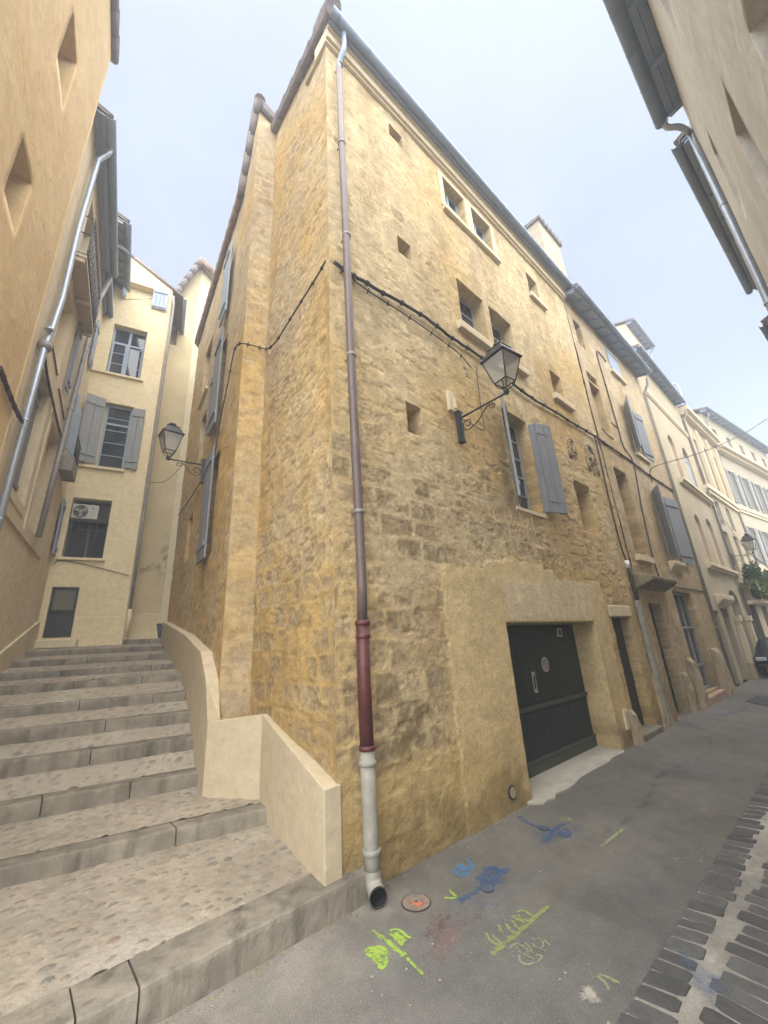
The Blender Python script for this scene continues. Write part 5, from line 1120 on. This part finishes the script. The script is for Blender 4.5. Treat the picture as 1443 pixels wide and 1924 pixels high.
for t in np.linspace(0, math.pi, 7)[:-1]: m.tube([FC.P(fc_[0]-.16*math.cos(t), fc_[1]-.17*math.sin(t), .034), FC.P(fc_[0]+.16*math.cos(t), fc_[1]+.17*math.sin(t), .034)], .003, 4)
m.build('fan_guard', WHP, ac)
m = MB(); c0_ = (.655, 5.96)
for (dx, dz) in ((0, .022), (-.021, -.012), (.021, -.012)):
    sl = dx/.021*.5 if dx else 0
    P4 = {0: [(0, .0), (.014, .022), (0, .044), (-.014, .022)], -1: [(0, 0), (-.028, 0), (-.042, -.022), (-.014, -.022)], 1: [(0, 0), (.014, -.022), (.042, -.022), (.028, 0)]}[int(np.sign(dx))]
    m.poly([FC.P(c0_[0]+x, c0_[1]+z, .0245) for x, z in P4])
m.build('emblem', m_simple('grey_emblem', (.10, .10, .11), .6), ac)
# pale house with a gable behind
ph = empty('pale_house', (2.8, 14.5, 2.5), 0, 'tall pale house with a tiled gable behind the yellow house, its plaster flaking low down', 'house')
PA = PL(2.0, 14.2, -13)
def ph_col(s, z):
    n_ = fbm(s*2, z*2, 5, 401); f = fbm(s*9, z*9, 3, 402); c = np.array([.56, .47, .29])*(.88+.24*n_[..., None])
    fl = np.exp(-((z-4.7-.25*(s-.6))/.12)**2)*sstep(.45, .6, f)+sstep(.9, 1.1, s)*np.exp(-((z-5.0)/.7)**2)*sstep(.5, .58, f+.1*(n_-.5))
    return c*(1-np.clip(fl, 0, 1)[..., None]*.45)
PM = m_attr('pale_flaked', .003, 50, .95, .2, False, .25)
wall('wall', PA, -1.2, 1.2, 1.5, 17.0, [(.42, .62, 13.2, 14.0, .2)], PM, ph, res=.05, disp=lambda s, z: .0*s, colf=ph_col, top=[(-1.2, 12.6), (.16, 14.4), (.56, 15.7), (1.08, 17.3), (1.2, 17.35)], back=.4)
PB = PL(*PA.P(1.2, 0)[:2], 5); wall('wall', PB, 0, 3, 1.5, 17.2, [], m_render('lit_pale', (.62, .55, .38), (.66, .59, .42), (.5, .43, .3), streak=.15, grain=.002, sstr=.15), ph, top=[(0, 17.35), (3, 15.2)], back=.3)  # lighter copy of the pale wall: light on this face put into colour
verge([PA.P(-.2, 13.9, .3), PA.P(.4, 15.3, .3), PA.P(1.15, 17.5, .3)], .11, ph, TILE, .4); verge([PA.P(1.15, 17.5, .3), PB.P(.8, 17.0, .3), PB.P(3, 15.3, .3)], .11, ph, TILER, .4)
m = MB(); q = [PA.P(-.2, 13.8, .3), PA.P(1.15, 17.4, .3), PA.P(1.15, 17.4, -2), PA.P(-.2, 13.8, -2)]; m.hexa(q+[(x, y, z+.06) for x, y, z in q])
q = [PA.P(1.15, 17.4, .3), PB.P(3, 15.2, .3), PB.P(3, 15.2, -2), PA.P(1.15, 17.4, -2)]; m.hexa(q+[(x, y, z+.06) for x, y, z in q]); m.build('roof', TILER, ph)
m = MB(); m.pbox(PA, -1.1, 1.215, 2.4, 3.35, -.02, .04); m.build('plinth', PALE, ph, bevel=.01)
# closing wall in the gap behind so the alley does not end in nothing
bk = empty('garden_wall', (.9, 17, 2.5), 0, 'shaded wall closing the narrow gap between the yellow and the pale house', 'wall')
m = MB(); m.box(-3, 1.2, 17, 17.3, 2, 13); m.build('wall', PALE, bk)
# ================================================================== RIGHT SIDE
rh = empty('beige_house', (3, -.7, 0), 0, 'beige rendered house at the right edge with deep windows and blue grey eave', 'house')
HR = [(3.72, 4.28, 4.9, 6.35, .35), (6.1, 6.55, 7.3, 8.62, .3), (4.15, 4.62, 8.45, 9.6, .3), (1.4, 2.5, 3.4, 5.13, .4), (1.6, 2.4, 6.9, 8.3, .3), (6.1, 6.7, 3.6, 5.1, .3),]
wall('wall', R1, .3, 7.93, -.05, 11.6, HR, BEIGE, rh, res=.1, disp=lambda s, z: .02*(fbm(s*1.3, z*1.3, 4, 501)-.5), back=1, sides=(True, True))
eave(R1, .3, 7.7, 11.30, .26, rh, boards=.13, slope=.45, depth=4, gr=.11, rafters=1.0)
rh2 = empty('beige_house', (11, -.9, 0), 0, 'cream house behind the right edge with a dark blue eave lower than its neighbour', 'house')
wall('wall', R2, .02, 6.4, -.05, 11.3, [(1.5, 2.4, 7, 8.8, .2), (4, 4.9, 7, 8.8, .2), (1.5, 2.4, 3.6, 5.6, .2), (4, 4.9, 3.6, 5.6, .2)], CREAM, rh2, back=.6, sides=(True, True))
eave(R2, .25, 6.3, 11.15, .34, rh2, boards=.14, slope=.4, depth=4, gr=.08, rafters=.8)
rh3 = empty('beige_house', (19, -1.5, 0), 0, 'grey house at the far right edge of the street, last eave before the sky', 'house')
wall('wall', R3, 0, 14, -.05, 10.2, [(2, 3, 6, 8, .2), (5, 6, 6, 8, .2), (8, 9, 6, 8, .2)], BEIGE, rh3, back=.6)
eave(R3, 0, 14, 10.1, .4, rh3, boards=.15, slope=.4, depth=4, gr=.08, rafters=.8)
pr = [R1.P(7.66, 11.3, .33), R1.P(7.78, 11.2, .30), R1.P(7.86, 11.1, .16), R1.P(8.02, 10.95, .06), R1.P(8.03, 10.2, .05), R1.P(8.03, 0, .05)]
downpipe(smooth_path(pr, 3), .055, ZINC, 'blue grey zinc downpipe running down the right edge of the picture', None, rings=[R1.P(8.03, z, .05) for z in (9.0, 6.8, 4.6, 2.4)])
# ================================================================== DRAINPIPES
dp = empty('drainpipe', (2.70, 3.2, 0), 0, 'tall corner drainpipe, brown above, oxblood red and worn grey at the bottom', 'drainpipe')
def F1x(u, v, d): a, z = F1.px(u, v, d); return a, z
PD = .13
path = [(2.60, 12.02), (2.62, 10.4), (2.63, 9.0), (2.65, 7.6), (2.66, 6.2), (2.67, 4.8), (2.69, 3.6), (2.70, 2.36)]
path = [F1.px(u, v, PD) for u, v in [(637, 130), (642, 270), (650, 440), (659, 660), (668, 850), (674, 960), (680, 1100), (681, 1168)]]
m = MB(); m.tube([F1.P(a, z, PD) for a, z in path], .052, 18); m.build('upper_pipe', BROWNP, dp)
for (u, v) in [(638, 122), (642, 270), (651, 443), (660, 668), (674, 962)]: m = MB(); a, z = F1.px(u, v, PD); clampring(m, F1.P(a, z, PD), .054); m.tube([F1.P(a, z, PD), F1.P(a, z, 0)], .01, 6); m.build('collar', ZINCD, dp)
a0, z0 = path[0]; m = MB(); m.tube(smooth_path([F1.P(a0, z0, PD), F1.P(a0, z0+.18, PD+.01), F1.P(a0+.03, z0+.45, PD+.12), F1.P(a0+.05, 12.5, .24), F1.P(a0+.06, 12.62, .29)], 4), .045, 14); m.build('swan_neck', GUT, dp)
rp = [F1.px(u, v, PD) for u, v in [(681, 1165), (684, 1280), (690, 1412)]]
m = MB(); m.tube([F1.P(a, z, PD) for a, z in rp], .066, 18); 
for k in (0, 2): clampring(m, F1.P(rp[k][0], rp[k][1]+(-.03 if k == 0 else .03), PD), .068)
clampring(m, F1.P(rp[0][0], rp[0][1]-.16, PD), .066); m.build('red_section', REDP, dp)
gp = [F1.px(u, v, PD) for u, v in [(690, 1410), (693, 1500), (698, 1600)]]; g3 = F1.P(gp[-1][0], gp[-1][1], PD)
m = MB(); m.tube([F1.P(a, z, PD) for a, z in gp[:1]]+[F1.P(gp[1][0], gp[1][1], PD), g3, F1.P(gp[2][0]+.003, .20, PD)], .068, 18)
clampring(m, F1.P(gp[0][0], gp[0][1]-.10, PD), .07); clampring(m, F1.P(gp[2][0], .34, PD), .07); m.build('lower_pipe', PVC, dp)
# shoe, open at the end towards the street
sx = gp[2][0]+.003; C1 = smooth_path([F1.P(sx, .215, PD), F1.P(sx, .14, PD+.005), F1.P(sx-.015, .092, PD+.05), F1.P(sx-.05, .078, PD+.13)], 4)
m = MB(); m.tube(C1, .070, 18, cap=False); m.build('shoe', PVC, dp)
t_ = C1[-1]-C1[-2]; t_ /= np.linalg.norm(t_); m = MB(); m.tube([C1[-1]-t_*.012, C1[-1]+t_*.003], [.074, .074], 18, cap=False); m.tube(list(reversed([C1[-1]+t_*.003, C1[-1]-t_*.09])), [.063, .063], 18, cap=False)
m.poly([tuple(C1[-1]-t_*.085+(.066*(np.cross(t_, [0, 0, 1.])/np.linalg.norm(np.cross(t_, [0, 0, 1.]))*math.cos(a)+np.cross(np.cross(t_, [0, 0, 1.]), t_)/np.linalg.norm(np.cross(np.cross(t_, [0, 0, 1.]), t_))*math.sin(a)))) for a in np.linspace(0, 2*math.pi, 19)[:-1]]); m.build('shoe_mouth', DARK, dp)
# alley pipes
q = [LW.px(u, v, .12) for u, v in [(185, 300), (150, 430), (120, 560), (100, 620), (86, 655)]]
pts = [LW.P(q[0][0]-.1, 12.3, .30), LW.P(q[0][0]-.05, 12.15, .25), LW.P(q[0][0], 11.95, .12)]+[LW.P(a, z, .10) for a, z in q[1:]]+[LW.P(q[-1][0], .8, .10)]
downpipe(pts, .05, ZINC, 'long shiny zinc downpipe on the cream alley house beside the orange wall', 'alley drainpipes', rings=[LW.P(q[-1][0], z, .10) for z in (7.35, 5.6, 4.0)])
m = MB(); jb = LW.P(q[-1][0]+.02, q[-1][1]+.02, .1); m.tube([tuple(np.array(jb)+[0, 0, .10]), tuple(np.array(jb)+[0, 0, .02]), tuple(np.array(jb)-[0, 0, .06])], [.095, .10, .06], 16); tag(m.build('pipe_hopper', ZINCD), 'dark round hopper joint on the alley downpipe', 'pipe joint')
q2 = [LW.px(u, v, .12) for u, v in [(190, 560), (165, 650), (135, 770), (110, 870), (75, 1008)]]
downpipe([LW.P(q2[0][0], 12.2, .22)]+[LW.P(a, z, .10) for a, z in q2], .055, ZINCD, 'dull grey downpipe further up the alley, ending above the plinth', 'alley drainpipes', rings=[LW.P(a, z, .10) for a, z in q2[1:4]])
q3 = [FC.px(u, v, .08) for u, v in [(311, 610), (270, 860), (243, 1030), (225, 1160)]]
fp_ = downpipe([FC.P(1.80, 13.8, .10)]+[FC.P(1.84, z, .06) for z in (13.4, 9, 5.2)]+[FC.P(1.84, 3.3, .06)], .04, ZINCD, 'thin dark pipe down the edge of the yellow house', 'alley drainpipes', rings=[FC.P(1.84, z, .06) for z in (11, 8, 5.2)])
m = MB(); m.tube([FC.P(1.84, 3.3, .06), FC.P(1.84, 2.62, .06)], .05, 12); m.build('foot', TRIM, fp_)
# ================================================================== LANTERNS
LG = bpy.data.materials.new('lantern_glass'); LG.use_nodes = True
b_ = LG.node_tree.nodes['Principled BSDF']; b_.inputs['Base Color'].default_value = (.62, .60, .55, 1); b_.inputs['Roughness'].default_value = .25; b_.inputs['Transmission Weight'].default_value = .55; b_.inputs['IOR'].default_value = 1.05
def lantern(root, wallp, arm, outv, alongv, h0, scale=1.0, bracket=1.0):
    """wallp: wall point at the arm's height, outv: unit vector out of the wall"""
    W0 = np.array(wallp, float); o = np.array([outv[0], outv[1], 0.]); o /= np.linalg.norm(o); a = np.array([alongv[0], alongv[1], 0.]); up = np.array([0, 0, 1.])
    m = MB(); m.obox(W0+o*.035+up*(-.15), a, o, up, .045, .035, .26); m.obox(W0+o*.075+up*(-.15), a, o, up, .02, .012, .25); m.obox(W0+o*.04+up*.12, a, o, up, .055, .045, .012); m.obox(W0+o*.04-up*.42, a, o, up, .055, .045, .012); m.build('wall_plate', BLACKM, root)
    E_ = W0+o*arm; m = MB(); m.tube([W0+o*.06, E_], .016, 8); m.build('arm', BLACKM, root)
    # scroll
    m = MB(); sc1 = []
    for t in np.linspace(0, 1, 26):
        an = -.5*math.pi+t*3.1*math.pi; r_ = .035+.075*(1-t); sc1.append(W0+o*(.06+.125+r_*math.cos(math.pi/2+an)*1.0)+up*(-.19+r_*math.sin(math.pi/2+an)))
    sc1 = []
    c1 = W0+o*.19-up*.16
    for t in np.linspace(0, 1, 24): r_ = .028+.085*t; an = 2.6*math.pi*t+.3; sc1.append(c1+o*(-r_*math.cos(an))+up*(-r_*math.sin(an))*1.0)
    c2 = W0+o*(arm*.72)-up*.075; sc2 = []
    for t in np.linspace(0, 1, 18): r_ = .016+.04*(1-t); an = 2.4*math.pi*t; sc2.append(c2+o*(r_*math.cos(an+2.2))+up*(r_*math.sin(an+2.2)))
    mid = smooth_path([sc1[-1], W0+o*(arm*.42)-up*.20, W0+o*(arm*.58)-up*.07, sc2[0]], 6)
    m.tube(sc1, .010, 6); m.tube(mid, .010, 6); m.tube(sc2, .009, 6); m.build('scroll', RUST, root)
    # lantern body
    s = scale; B = E_+up*.02; m = MB(); m.tube([B-up*.05, B-up*.02, B+up*.03, B+up*.055], [.02, .045, .045, .02], 12); m.build('base_cup', BLACKM, root)
    rot = math.radians(8); A1 = a*math.cos(rot)+o*math.sin(rot); A2 = -a*math.sin(rot)+o*math.cos(rot)
    def ring(r, z): return [B+A1*r*sx_+A2*r*sy_+up*z for sx_, sy_ in ((-1, -1), (1, -1), (1, 1), (-1, 1))]
    z0, z1 = .17*s, .60*s; r0, r1 = .115*s, .215*s; lo, hi = ring(r0, z0), ring(r1, z1); m = MB()
    for k in range(4):
        m.tube([lo[k], hi[k]], .0105, 6); m.tube([lo[k], lo[(k+1) % 4]], .0105, 6); m.tube(smooth_path([B+up*.03, B+(lo[k]-B)*.75+up*(-.03), lo[k]], 4), .008, 6); m.tube([hi[k], hi[(k+1) % 4]], .014, 6)
    m.build('frame', BLACKM, root)
    g = MB()
    for k in range(4): j = (k+1) % 4; g.quad(lo[k], lo[j], hi[j], hi[k])
    g.build('glass', LG, root)
    m = MB(); e0, e1, e2 = ring(r1*1.13, z1), ring(r1*1.13, z1+.015), ring(r1*.98, z1+.045); e3 = ring(r1*.62, z1+.20*s); e4 = ring(r1*.66, z1+.215*s); e5 = ring(.02, z1+.24*s)
    rs = [e0, e1, e2, e3, e4, e5]
    for p_, q_ in zip(rs[:-1], rs[1:]):
        for k in range(4): j = (k+1) % 4; m.quad(p_[k], p_[j], q_[j], q_[k])
    m.poly(list(reversed(ring(r1*1.12, z1+.001)))); T = B+up*(z1+.23*s); m.tube([T, T+up*.03*s, T+up*.035*s, T+up*.085*s, T+up*.105*s], [.05*s, .05*s, .095*s, .085*s, .03*s], 16)
    m.build('hood', BLACKM, root)
    m = MB(); m.tube([B+up*(z1-.02), B+up*(z1-.10), B+up*(z1-.16)], [.05, .055, .02], 12); m.build('lamp_bulb', m_simple('bulb_white', (.75, .74, .70), .3), root)
l1 = empty('street_lantern', F1.P(4.83, 5.0, 0), 0, 'black four-sided lantern on a scrolled bracket on the corner house facade', 'lantern', 'wall lanterns')
lantern(l1, F1.P(4.83, 5.46, .012), .93, (0, -1), (1, 0), 0, .93)
l2 = empty('street_lantern', BS.P(2.68, 5.5, 0), 0, 'black lantern on a scrolled bracket over the stairs in the alley', 'lantern', 'wall lanterns')
lantern(l2, BS.P(2.68, 5.98, .01), .74, BS.n[:2], BS.t[:2], 0, .88)
l3 = empty('street_lantern', F1.P(26.2, 5, 0), 0, 'distant lantern on a long bracket at the far end of the street', 'lantern', 'wall lanterns')
lantern(l3, F1.P(26.2, 5.30, .1), .85, (0, -1), (1, 0), 0, 1.05)
m = MB(); m.pbox(F1, 4.60, 4.74, 5.55, 5.92, .01, .07); m.pbox(F1, 4.70, 4.75, 5.6, 5.8, .07, .10); tag(m.build('junction_box', TRIM, bevel=.005), 'cream junction box above the lantern bracket', 'junction box')
# ================================================================== CABLES
def cable(name, label, pts, r, mat=CABLE, clips=None, jit=0, group=None):
    P = smooth_path(pts, 6)
    if jit: P = [p+np.array([0, 0, random.uniform(-jit, jit)]) for p in P]
    m = MB(); m.tube(P, r, 7)
    o = tag(m.build(name, mat), label, 'cable', group)
    if clips:
        for i in range(3, len(P)-2, clips): c = MB(); c.tube([P[i]+np.array([0, .03, -.03]), P[i]+np.array([0, -.02, .035])], .010, 5); c.tube([P[i]+np.array([-.02, 0, 0]), P[i]+np.array([.02, 0, 0])], r*1.5, 7); c.build('cable_clip', mat, o)
    return o
cp = [F1.at(u, v, .05) for u, v in [(628, 492), (665, 518), (720, 550), (790, 590), (850, 635), (905, 672), (960, 718), (1000, 748), (1045, 775), (1085, 800), (1118, 820), (1150, 842), (1185, 866), (1220, 893), (1268, 924)]]
cable('power_cable', 'thick black cable bundle strung across the corner house facade', cp, .026, clips=3, jit=.012)
cp2 = [F1.at(u, v, .05) for u, v in [(626, 494), (660, 522), (700, 552), (760, 590), (820, 632), (862, 664), (885, 690)]]
cable('power_cable', 'thin cable sagging below the thick bundle to the lantern', cp2, .010, clips=4)
cp3 = [F1.at(u, v, .03) for u, v in [(895, 690), (898, 720), (903, 760), (910, 800), (905, 808), (880, 792), (868, 788)]]; cable('power_cable', 'thin wire looping down behind the lantern bracket', cp3, .007)
cp4 = [W1.at(u, v, .085) for u, v in [(612, 490), (595, 520), (570, 560), (545, 600), (520, 640), (504, 655)]]+[BF.at(u, v, .075) for u, v in [(495, 655), (470, 648), (450, 646)]]+[BS.at(u, v, .08) for u, v in [(440, 660), (428, 720), (414, 790), (404, 850), (396, 868)]]
cable('power_cable', 'thin cable running round the corner and down to the alley lantern', cp4, .012, clips=5)
cp5 = [BS.at(u, v, .05) for u, v in [(390, 868), (384, 890), (365, 925), (345, 955), (335, 968)]]; cable('power_cable', 'short cable dropping along the alley side wall', cp5, .012)
a1 = np.array(FC.P(1.78, 6.9, .03)); a3 = np.array(BS.P(5.3, 7.4, .03)); cable('power_cable', 'thin wire crossing the alley behind the lantern', [a1, (a1+a3)/2-np.array([0, 0, .35]), a3], .008)
st0 = np.array(F1.P(16.0, 7.1, .05)); e1 = onz(1443, 786, 8.3)
ov = PL(0, 0.2, 0); q_ = ov.at(1443, 786); st1 = np.array(q_); 
cable('overhead_wire', 'black overhead wire sagging across the sky over the street', [F1.P(15.6, 6.85, .06), F1.P(15.5, 7.25, .12), F1.P(15.9, 7.5, .35)]+[tuple(np.array(F1.P(15.9, 7.5, .35))*(1-t)+st1*t-np.array([0, 0, 1.0*t*(1-t)])) for t in (.25, .5, .75)]+[tuple(st1), tuple(st1+(st1-np.array(F1.P(15.9, 7.5, .35)))*.25)], .016)
q_ = PL(0, 1.0, 0).at(1443, 1066); cable('overhead_wire', 'lower overhead wire near the distant lantern', [F1.P(26.1, 6.6, .05), F1.P(26.3, 7.2, .3), q_, tuple(np.array(q_)+np.array([3, -1.5, 0]))], .010)
cv = [F1.at(u, v, .05) for u, v in [(1118, 822), (1128, 865), (1145, 940), (1165, 1020), (1178, 1058)]]; cable('wall_conduit', 'dark conduit dropping from the thick cable bundle to a white cap', cv, .022)
m = MB(); p = F1.px(1178, 1060, .05); m.tube([F1.P(p[0], p[1]+.09, .06), F1.P(p[0], p[1]-.10, .06)], .052, 12); cap_mesh = m
x_ = p[0]; cd_ = cable('wall_conduit', 'black conduit below a white cap, beside the stone door canopy', [F1.P(x_, p[1]-.1, .06), F1.P(x_+.03, 2.7, .06)], .045); cap_mesh.build('cap', WHITE, cd_)
m = MB(); m.pbox(F1, x_-.04, x_+.08, .05, 2.72, .02, .12); tag(m.build('conduit_cover', PVC, bevel=.01), 'grey metal conduit cover standing by the first narrow door', 'conduit cover')
cv = [F1.at(u, v, .05) for u, v in [(1139, 680), (1125, 662), (1122, 668), (1140, 730), (1160, 800), (1172, 840), (1190, 870), (1205, 950), (1225, 1040), (1240, 1090)]]; cable('wall_conduit', 'thin dark conduit running down from near the roof past the shutters', cv, .020)
cv = [F1.at(u, v, .04) for u, v in [(1240, 1090), (1262, 1100), (1290, 1106), (1325, 1112)]]; cable('power_cable', 'rope-like cable along the top of the barred window', cv, .018, jit=.01)
m = MB()
for (u, v, u2, v2) in ((1148, 794, 1162, 806), (1130, 806, 1152, 826)): a = F1.at(u, v, .02); b = F1.at(u2, v2, .02); m.tube([a, b], .022, 5)
tag(m.build('iron_bar', RUST), 'rusty iron bars fixed to the upper wall', 'iron bar')
lc = [LW.at(u, v, .05) for u, v in [(83, 660), (88, 700), (96, 740), (105, 780), (112, 810), (120, 832)]]; cable('power_cable', 'clipped cable slanting down the cream alley house', lc, .022, clips=3, mat=RUST)
lc = [LWo.at(u, v, .10) for u, v in [(0, 690), (14, 730), (28, 765), (42, 793)]]; cable('power_cable', 'dark twisted cable on the orange wall at the left edge', lc, .030, clips=3)
m = MB()
for (u, v, u2, v2) in ((98, 645, 108, 705), (111, 730, 121, 790)): m.tube([LW.at(u, v, .015), LW.at(u2, v2, .015)], .014, 5)
tag(m.build('iron_bar', RUST), 'thin rusty strips on the cream alley house', 'iron bar')
cable('power_cable', 'thin cable running under the lower window of the yellow house', [FC.P(.05, 4.4, .03), FC.P(.2, 4.52, .03), FC.P(.8, 4.42, .03), FC.P(1.7, 4.18, .03)], .009)
# ================================================================== BALCONY PLANT
LEAF = m_simple('leaf_green', (.045, .085, .022), .7, 0, .6, 9); LEAFL = m_simple('leaf_green_light', (.10, .15, .035), .7, 0, .5, 9)
pt = empty('balcony_plant', B4.P(2.5, 3.2, .6), 0, 'bushy green plant spilling over the balcony at the far end of the street', 'plant')
for nm, mat, n_, sd_ in (('foliage', LEAF, 5200, 1), ('light_foliage', LEAFL, 2200, 2)):
    r_ = np.random.RandomState(sd_); m = MB(); cl = [(0.2+i*.62+r_.uniform(-.2, .2), 3.9+r_.uniform(-.7, .75)+(.1 if i < 3 else 0), r_.uniform(.45, 1.05), r_.uniform(.22, .46)) for i in range(9) for _ in range(2)]
    for _ in range(n_):
        c = cl[r_.randint(len(cl))]; v_ = r_.normal(0, 1, 3); v_ *= c[3]*r_.uniform(.5, 1)/np.linalg.norm(v_); p = np.array(B4.P(.2+c[0]*.85+v_[0], c[1]+v_[2], c[2]+v_[1]*.6)); s_ = r_.uniform(.045, .10); u_ = r_.normal(0, 1, 3); u_ /= np.linalg.norm(u_); w_ = np.cross(u_, r_.normal(0, 1, 3)); w_ /= np.linalg.norm(w_)
        m.poly([p-u_*s_, p+w_*s_*.4, p+u_*s_, p-w_*s_*.4])
    m.build(nm, mat, pt)
m = MB()
for i in range(7): m.tube([B4.P(.8+i*.7, 3.15, .4), B4.P(.9+i*.7, 3.7, .55), B4.P(.7+i*.75, 4.2, .7)], [.02, .015, .008], 5)
m.build('stem', RUST, pt)
# ================================================================== CAR
car = empty('parked_car', (24.3, 2.15, 0), 0, 'dark car parked at the far end of the street, cut off by the right edge', 'car')
CP = m_simple('black_car_paint', (.012, .013, .016), .25, .3, .1, 3, spec=.8); TYRE = m_simple('tyre_rubber', (.02, .02, .02), .85)
prof = [(-2.0, .42), (-2.02, .62), (-1.9, .82), (-1.0, .95), (-.35, 1.42), (.9, 1.46), (1.65, 1.05), (1.98, .92), (2.02, .55), (1.95, .38)]
m = MB(); b = len(m.v); K = len(prof); YS = [(-.86, .96, -.04), (-.80, 1, 0), (0, 1, .03), (.80, 1, 0), (.86, .96, -.04)]
CX, CY = 24.2, 2.35
for (yy, sx_, dz) in YS:
    for (x, z) in prof: tuck = .16*max(0, (z-.95))/.5; m.v.append((CX+x*sx_, CY+yy*(1-tuck if abs(yy) > .1 else 1), z+dz*(z > .5)))
for i in range(len(YS)-1):
    for j in range(K): k = (j+1) % K; m.f.append((b+i*K+j, b+i*K+k, b+(i+1)*K+k, b+(i+1)*K+j)); m.sm.append(True)
m.f.append(tuple(b+j for j in range(K-1, -1, -1))); m.f.append(tuple(b+4*K+j for j in range(K))); m.sm += [False]*2
m.build('body', CP, car, bevel=.03)
m = MB()
for sg in (-1, 1): m.hexa([(CX-.75, CY+sg*.865, 1.0), (CX+1.35, CY+sg*.865, 1.02), (CX+1.35, CY+sg*.80, 1.02), (CX-.75, CY+sg*.80, 1.0), (CX-.3, CY+sg*.76, 1.36), (CX+.85, CY+sg*.76, 1.38), (CX+.85, CY+sg*.70, 1.38), (CX-.3, CY+sg*.70, 1.36)])
m.quad((CX-1.0, CY-.66, .99), (CX-1.0, CY+.66, .99), (CX-.42, CY+.58, 1.40), (CX-.42, CY-.58, 1.40)); m.build('window', GLASS, car)
for sx_ in (-1.25, 1.25):
    for sg in (-1, 1):
        w_ = MB(); w_.tube([(CX+sx_, CY+sg*.70, .31), (CX+sx_, CY+sg*.88, .31)], .31, 20, sm=False); o = w_.build('wheel', TYRE, car); w_ = MB(); w_.tube([(CX+sx_, CY+sg*.86, .31), (CX+sx_, CY+sg*.89, .31)], .20, 16, sm=False); w_.build('rim', ZINC, o)
for sg in (-1, 1): m = MB(); m.obox((CX-1.97, CY+sg*.6, .72), (1, 0, 0), (0, 1, 0), (0, 0, 1), .06, .17, .07); m.build('headlight', m_simple('lamp_glass', (.5, .5, .52), .15), car, bevel=.02)
m = MB(); m.obox((CX-2.03, CY, .5), (1, 0, 0), (0, 1, 0), (0, 0, 1), .015, .26, .055); m.build('number_plate', WHITE, car)
# gas inlet / blue board behind the parapet top
m = MB(); p = FC.px(300, 1190, -.6); m.hexa([(2.88, 12.6, 2.55), (3.05, 12.6, 2.55), (3.05, 12.66, 2.55), (2.88, 12.66, 2.55), (2.80, 12.62, 2.95), (2.92, 12.62, 2.95), (2.92, 12.68, 2.95), (2.80, 12.68, 2.95)])
tag(m.build('board', m_simple('dark_blue_board', (.05, .07, .13), .6)), 'small dark blue board leaning behind the top of the parapet', 'board')

# ================================================================== ADDED HAZE VOLUME (stands in for lens glare)
hz = bpy.data.materials.new('air'); hz.use_nodes = True; ht = hz.node_tree; ht.nodes.clear()
ho = ht.nodes.new('ShaderNodeOutputMaterial'); hv = ht.nodes.new('ShaderNodeVolumePrincipled'); ht.links.new(hv.outputs[0], ho.inputs['Volume'])
hv.inputs['Color'].default_value = (.88, .93, 1.0, 1); hv.inputs['Density'].default_value = .0085; hv.inputs['Anisotropy'].default_value = .2
m = MB(); m.box(-14, 64, -16, 32, -1.0, 24); tag(m.build('haze', hz), kind='stuff', label='thin pale haze volume added in place of lens glare')
